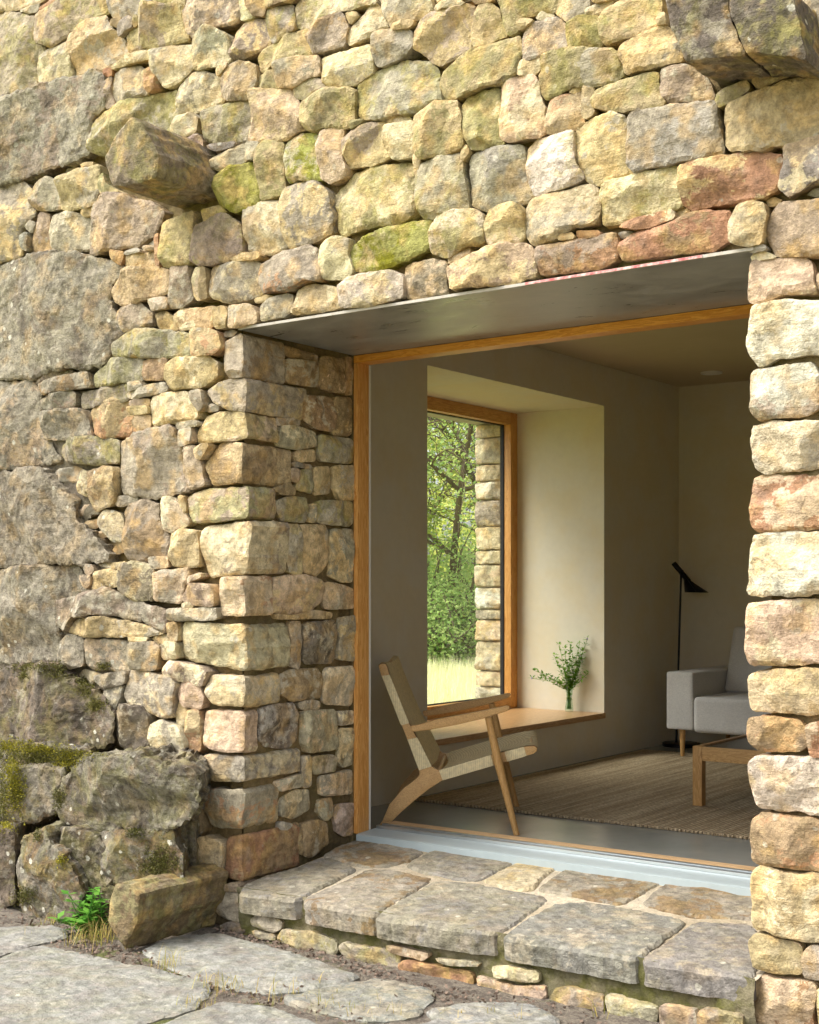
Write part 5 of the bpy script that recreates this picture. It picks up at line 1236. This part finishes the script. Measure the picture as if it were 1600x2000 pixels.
for a, bb in (((116, 222, 182, 212), (284, 655, 352, 634)), ((340, 775, 422, 755), (440, 1046, 548, 1008)), ((612, 1044, 640, 1131), (1065, 908, 1085, 1001)), ((1180, 882, 1200, 968), (1352, 838, 1370, 918))):
    for off in (W_IN, WID - W_IN - T_):
        q = [CP(a[0] - 3, a[1] - 1, W_IN), CP(bb[0] - 3, bb[1] - 1, W_IN), CP(bb[2] + 3, bb[3] + 1, W_IN), CP(a[2] + 3, a[3] + 1, W_IN)]
        MB().prism([p + LAT * (off - W_IN - 0.004) for p in q], LAT * (T_ + 0.008), 0.006, 2).build('cord_wrapping', M['cord_wrap'], chair)

# ------------------------------------------------------------------ outside the window: meadow and trees
def tubes_mesh(segs, n=7):
    V, Q = [], []
    for p0, p1, r0, r1 in segs:
        d = (p1 - p0); L = np.linalg.norm(d)
        if L < 1e-4: continue
        d = d / L; x = np.cross(d, [0.31, 0.2, 0.93]); x /= np.linalg.norm(x) + 1e-9; y = np.cross(d, x); b0 = len(V)
        for p, r in ((p0, r0), (p1, r1)):
            for k in range(n):
                an = 2 * math.pi * k / n; V.append(p + (x * math.cos(an) + y * math.sin(an)) * r)
        for k in range(n): Q.append((b0 + k, b0 + (k + 1) % n, b0 + n + (k + 1) % n, b0 + n + k))
    return np.array(V), np.array(Q)
def leaf_cloud(C, size, r):
    n = len(C); d = r.normal(size=(n, 3)); d[:, 2] = d[:, 2] * 0.5 - 0.15; d /= np.linalg.norm(d, axis=1)[:, None]
    s = np.cross(d, r.normal(size=(n, 3))); s /= np.linalg.norm(s, axis=1)[:, None]; u = np.cross(s, d); L = (size * r.uniform(0.6, 1.3, n))[:, None]
    V = np.stack([C, C + d * L * .45 + s * L * .30 + u * L * .1, C + d * L, C + d * L * .45 - s * L * .30 + u * L * .1], 1).reshape(-1, 3)
    return V, np.arange(4 * n).reshape(-1, 4)
def tree(name, x, y, H, seed, label, cat, mat, nleaf=9000, lean=0.0, size=0.085, bushy=False):
    r = np.random.default_rng(seed); z0 = -0.31; t = thing(name, (x, y, z0), label, cat)
    segs, ends = [], []
    def grow(p, d, L, rad_, lev):
        k = 4; q = p
        for i in range(k):
            d2 = d + r.normal(0, 0.16, 3); d2[2] += 0.04; d2 /= np.linalg.norm(d2); q2 = q + d2 * L / k
            segs.append((q, q2, rad_ * (1 - 0.5 * i / k), rad_ * (1 - 0.5 * (i + 1) / k)))
            if lev > 0 and (i > 0 or lev < 3):
                for _ in range(2 if lev > 1 else 3):
                    a = r.normal(size=3); a -= a @ d2 * d2; a /= np.linalg.norm(a); nd = d2 * r.uniform(0.25, 0.6) + a * 0.8; nd[2] += 0.05; nd /= np.linalg.norm(nd)
                    grow(q2, nd, L * r.uniform(0.45, 0.68), rad_ * 0.45, lev - 1)
            if lev <= 1: ends.append(q2)
            q, d = q2, d2
    if bushy:
        for _ in range(7): grow(np.array([x + r.normal(0, .15), y + r.normal(0, .15), z0]), np.array([r.normal(0, .35), r.normal(0, .35), 1.0]), H * 0.7, 0.03, 1)
    else: grow(np.array([x, y, z0]), np.array([lean, r.normal(0, .1), 1.0]), H * 0.62, 0.020 * H * 0.55, 3)
    V, Q = tubes_mesh(segs); c = np.array([x, y, z0])
    me = quads_mesh('trunk', V - c, Q); finish(me, 3.0); o = link('trunk', me, M['bark'], t); o.location = c
    E = np.array(ends); E = E[r.integers(0, len(E), nleaf // 14)]; C = np.repeat(E, 14, 0) + r.normal(0, 0.16, (len(E) * 14, 3)); C[:, 2] = np.maximum(C[:, 2], z0 + 0.05)
    V, Q = leaf_cloud(C, size, r); o = link('crown', quads_mesh('crown', V - c, Q), M[mat], t); o.location = c
    return t
def at(px, fwd): p = CAM + F_ * fwd + R_ * (px - CX) / FPX * fwd; return p[0], p[1]
trees = [('oak_tree', 862, 20.5, 6.5, 21, 'gnarled dark oak trunk in the middle of the window view', 'leaf_b', 15000), ('oak_tree', 770, 22.5, 7.5, 22, 'leafy oak hidden left of the window view', 'leaf_a', 13000),
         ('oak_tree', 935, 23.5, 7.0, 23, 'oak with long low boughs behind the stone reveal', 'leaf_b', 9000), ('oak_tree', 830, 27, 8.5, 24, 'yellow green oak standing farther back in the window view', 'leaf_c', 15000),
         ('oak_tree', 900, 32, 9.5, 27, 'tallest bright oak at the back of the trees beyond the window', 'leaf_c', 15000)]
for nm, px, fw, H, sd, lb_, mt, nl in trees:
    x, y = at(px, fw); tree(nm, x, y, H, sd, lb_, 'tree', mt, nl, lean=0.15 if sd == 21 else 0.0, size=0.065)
for px, fw, H, sd, lb_ in ((842, 19.2, 1.5, 31, 'low hazel bush at the meadow edge left of the dark trunk'), (905, 19.4, 1.9, 32, 'rounded hazel bush at the meadow edge beside the stone reveal'), (870, 22.5, 2.6, 33, 'tall hazel bush growing behind the dark trunk'), (780, 20.5, 2.2, 34, 'hazel bush left of the view under the leafy oak')):
    x, y = at(px, fw); tree('hazel_bush', x, y, H, sd, lb_, 'bush', 'leaf_b', 6500, size=0.06, bushy=True)
# far wood and meadow grass: nobody could count these
r = np.random.default_rng(77); n = 5000
f = r.uniform(34, 46, n); px = r.uniform(520, 1180, n); base = CAM + F_ * f[:, None] + R_ * ((px - CX) / FPX * f)[:, None]; base[:, 2] = r.uniform(-0.3, 8.5, n) * r.uniform(0.5, 1, n)
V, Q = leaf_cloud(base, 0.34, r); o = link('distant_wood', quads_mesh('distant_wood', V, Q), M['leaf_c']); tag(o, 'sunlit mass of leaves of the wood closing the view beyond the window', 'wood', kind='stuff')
def blades(C, L, W, r, lean=0.35):
    n = len(C); an = r.uniform(0, 6.28, n); d = np.stack([np.cos(an), np.sin(an), np.zeros(n)], 1); s = np.stack([-np.sin(an), np.cos(an), np.zeros(n)], 1)
    L = (L * r.uniform(0.5, 1.25, n))[:, None]; lw = r.uniform(0.1, 1, n)[:, None] * lean; up = np.array([0, 0, 1.0]); W = W * r.uniform(.7, 1.2, n)[:, None]
    m1 = C + up * L * .55 + d * L * .25 * lw; tp_ = C + up * L * (1 - .25 * lw) + d * L * .8 * lw
    V = np.stack([C - s * W, C + s * W, m1 + s * W * .7, m1 - s * W * .7, tp_], 1).reshape(-1, 3); k = np.arange(n) * 5
    ff = np.concatenate([np.stack([k, k + 1, k + 2, k + 3], 1).ravel(), np.stack([k + 3, k + 2, k + 4], 1).ravel()]); sz = np.concatenate([np.full(n, 4), np.full(n, 3)])
    return V, ff, sz
n = 24000; f = r.uniform(11.5, 21, n); px = r.uniform(640, 1060, n); C = CAM + F_ * f[:, None] + R_ * ((px - CX) / FPX * f)[:, None]; C[:, 2] = -0.295
C = C[(C[:, 0] < -1.8)]
V, ff, sz = blades(C, 0.42, 0.006, r); o = link('meadow_grass', raw_mesh('meadow_grass', V, ff, sz), M['hay']); tag(o, 'tall sunlit meadow grass outside the window', 'grass', kind='stuff')

# ------------------------------------------------------------------ small growth at the foot of the wall
def bv(px, py):
    d = Vector(ray(px, py)); h = BV.ray_cast(Vector(CAM), d); return h[0], h[1]
mossV, mossF, mossS, off0 = [], [], [], 0
spots = [(60, 1303, 55, 6, 0), (112, 1310, 18, 16, 0), (47, 1318, 10, 12, 0), (170, 1352, 8, 8, 0), (190, 1378, 20, 14, 0), (165, 1335, 22, 16, 0), (70, 1464, 60, 12, 1), (20, 1456, 30, 10, 1), (60, 1480, 70, 12, 0), (140, 1474, 40, 8, 1), (120, 1475, 55, 14, 0), (30, 1540, 20, 50, 1), (24, 1500, 14, 26, 1), (8, 1560, 14, 60, 0), (75, 1632, 10, 12, 0), (120, 1680, 8, 10, 1), (48, 1750, 24, 18, 0), (312, 1690, 36, 40, 0), (265, 1625, 22, 10, 0), (118, 1560, 12, 20, 0), (130, 1490, 26, 10, 1), (12, 1615, 16, 10, 1), (205, 1300, 14, 10, 0), (400, 1705, 12, 10, 0)]
mossB = {0: [], 1: []}
for x, y, sx_, sy_, br in spots:
    for _ in range(int(18 + sx_ * sy_ * 0.55)):
        a = rng.normal(0, 0.5, 2); P, nn = bv(x + a[0] * sx_, y + a[1] * sy_)
        if P is not None and nn is not None: mossB[br].append((np.array(P), np.array(nn)))
for br, nm, lb_, mt in ((1, 'bright_moss', 'bright yellow green moss cushions on the footing boulders', 'moss'), (0, 'dark_moss', 'dark olive moss in the crevices of the footing boulders', 'moss_dark')):
    P = np.array([p for p, _ in mossB[br]]); Nn = np.array([q for _, q in mossB[br]]); rep = 5
    P = np.repeat(P, rep, 0) + rng.normal(0, 0.006, (len(P) * rep, 3)); Nn = np.repeat(Nn, rep, 0)
    d = Nn * 0.7 + rng.normal(0, 0.55, Nn.shape) + np.array([0, 0, 0.25]); d /= np.linalg.norm(d, axis=1)[:, None]; s = np.cross(d, rng.normal(size=d.shape)); s /= np.linalg.norm(s, axis=1)[:, None]
    L = rng.uniform(0.004, 0.010, len(P))[:, None]; w = L * 0.33
    V = np.stack([P - s * w, P + s * w, P + d * L], 1).reshape(-1, 3); o = link(nm, raw_mesh(nm, V, np.arange(len(V)), np.full(len(P), 3)), M[mt]); tag(o, lb_, 'moss', kind='stuff')

# grass tufts in the joints
tv = []
def tuft(px, py, cnt, sp, L):
    p = PZ(px, py, ZG - 0.012); C = p + np.concatenate([rng.normal(0, sp, (cnt, 2)), np.zeros((cnt, 1))], 1); tv.append((C, L))
for a in ((183, 1842, 90, .05, .13), (196, 1835, 60, .04, .10), (160, 1836, 30, .03, .09), (60, 1835, 5, .01, .06), (95, 1828, 5, .01, .05), (333, 1895, 34, .022, .11), (430, 1938, 50, .035, .10), (420, 1925, 24, .03, .07), (378, 1972, 46, .03, .06), (395, 1965, 20, .03, .05), (515, 1948, 12, .02, .15), (535, 1955, 10, .03, .10), (610, 1925, 24, .03, .06), (640, 1965, 20, .04, .07), (690, 1980, 20, .05, .08), (740, 1985, 16, .05, .09), (880, 1990, 12, .02, .05), (960, 1985, 5, .01, .08), (1010, 1995, 6, .01, .07), (1440, 1990, 20, .03, .08), (1170, 1985, 16, .03, .09), (300, 1888, 8, .02, .05), (100, 1805, 26, .02, .06), (560, 1958, 24, .05, .05)): tuft(*a)
VV, FF, SS, o0 = [], [], [], 0
for C, L in tv:
    C = C[:max(4, int(len(C) * 0.65))]
    V, ff, sz = blades(C, L * 0.85, 0.0013, rng, 1.5); n = len(C)
    VV.append(V); FF.append((ff + o0, sz)); o0 += len(V)
o = link('grass_tufts', raw_mesh('grass_tufts', np.concatenate(VV), np.concatenate([a for a, _ in FF]), np.concatenate([b for _, b in FF])), M['tuft']); tag(o, 'dry and green grass tufts growing in the paving joints', 'grass', kind='stuff')

# nettle by the block
nb_ = PZ(178, 1828, ZG - 0.02)
nt_ = thing('nettle_plant', nb_, 'bright green leafy nettle growing between the boulders and the loose block', 'plant')
st, lv = MB(), []
for k in range(19):
    an = rng.uniform(0, 6.28); top = Vector(nb_) + Vector((rng.normal(-0.03, .055), rng.normal(0, .05), rng.uniform(.07, .20))); b0 = Vector(nb_) + Vector((rng.normal(0, .03), rng.normal(0, .03), 0))
    pts = [b0.lerp(top, i / 5) + Vector((0, 0, .012 * math.sin(i))) for i in range(6)]; st.tube(pts, [.0022] * 6, 5)
    for i in range(1, 6):
        for s_ in range(3):
            a2 = rng.uniform(0, 6.28); add_leaf(pts[i], (math.cos(a2), math.sin(a2), rng.uniform(-.1, .5)), (0, 0, 1), rng.uniform(.03, .058), rng.uniform(.018, .030), lv)
st.build('stems', M['nettle'], nt_); V, Q = leaf_mesh(lv); o = link('leaves', quads_mesh('leaves', V, Q), M['nettle'], nt_)

# leaf litter along the foot of the wall and step
LC = []
for a, bb, w in (((0, 1790), (130, 1815), .05), ((110, 1815), (250, 1880), .06), ((250, 1880), (310, 1870), .05), ((425, 1815), (560, 1850), .025), ((540, 1845), (760, 1905), .03), ((750, 1900), (900, 1960), .04), ((820, 1945), (1000, 1960), .05), ((1000, 1960), (1150, 1985), .05), ((130, 1840), (290, 1880), .05), ((330, 1905), (480, 1945), .03), ((480, 1945), (700, 1990), .03), ((560, 1935), (640, 1915), .02)):
    p0, p1 = PZ(*a, ZG - 0.008), PZ(*bb, ZG - 0.008)
    n = int(np.linalg.norm(p1 - p0) * 300); f = rng.uniform(0, 1, (n, 1)); LC.append(p0 * (1 - f) + p1 * f + np.concatenate([rng.normal(0, w, (n, 2)), rng.uniform(0.0, .008, (n, 1))], 1))
C = np.concatenate(LC); V, Q = leaf_cloud(C, 0.017, rng); V[:, 2] = np.clip(V[:, 2], ZG - 0.02, ZG + 0.02)
o = link('leaf_litter', quads_mesh('leaf_litter', V, Q), M['litter']); tag(o, 'dry brown leaf litter and crumbs along the foot of the step', 'litter', kind='stuff')
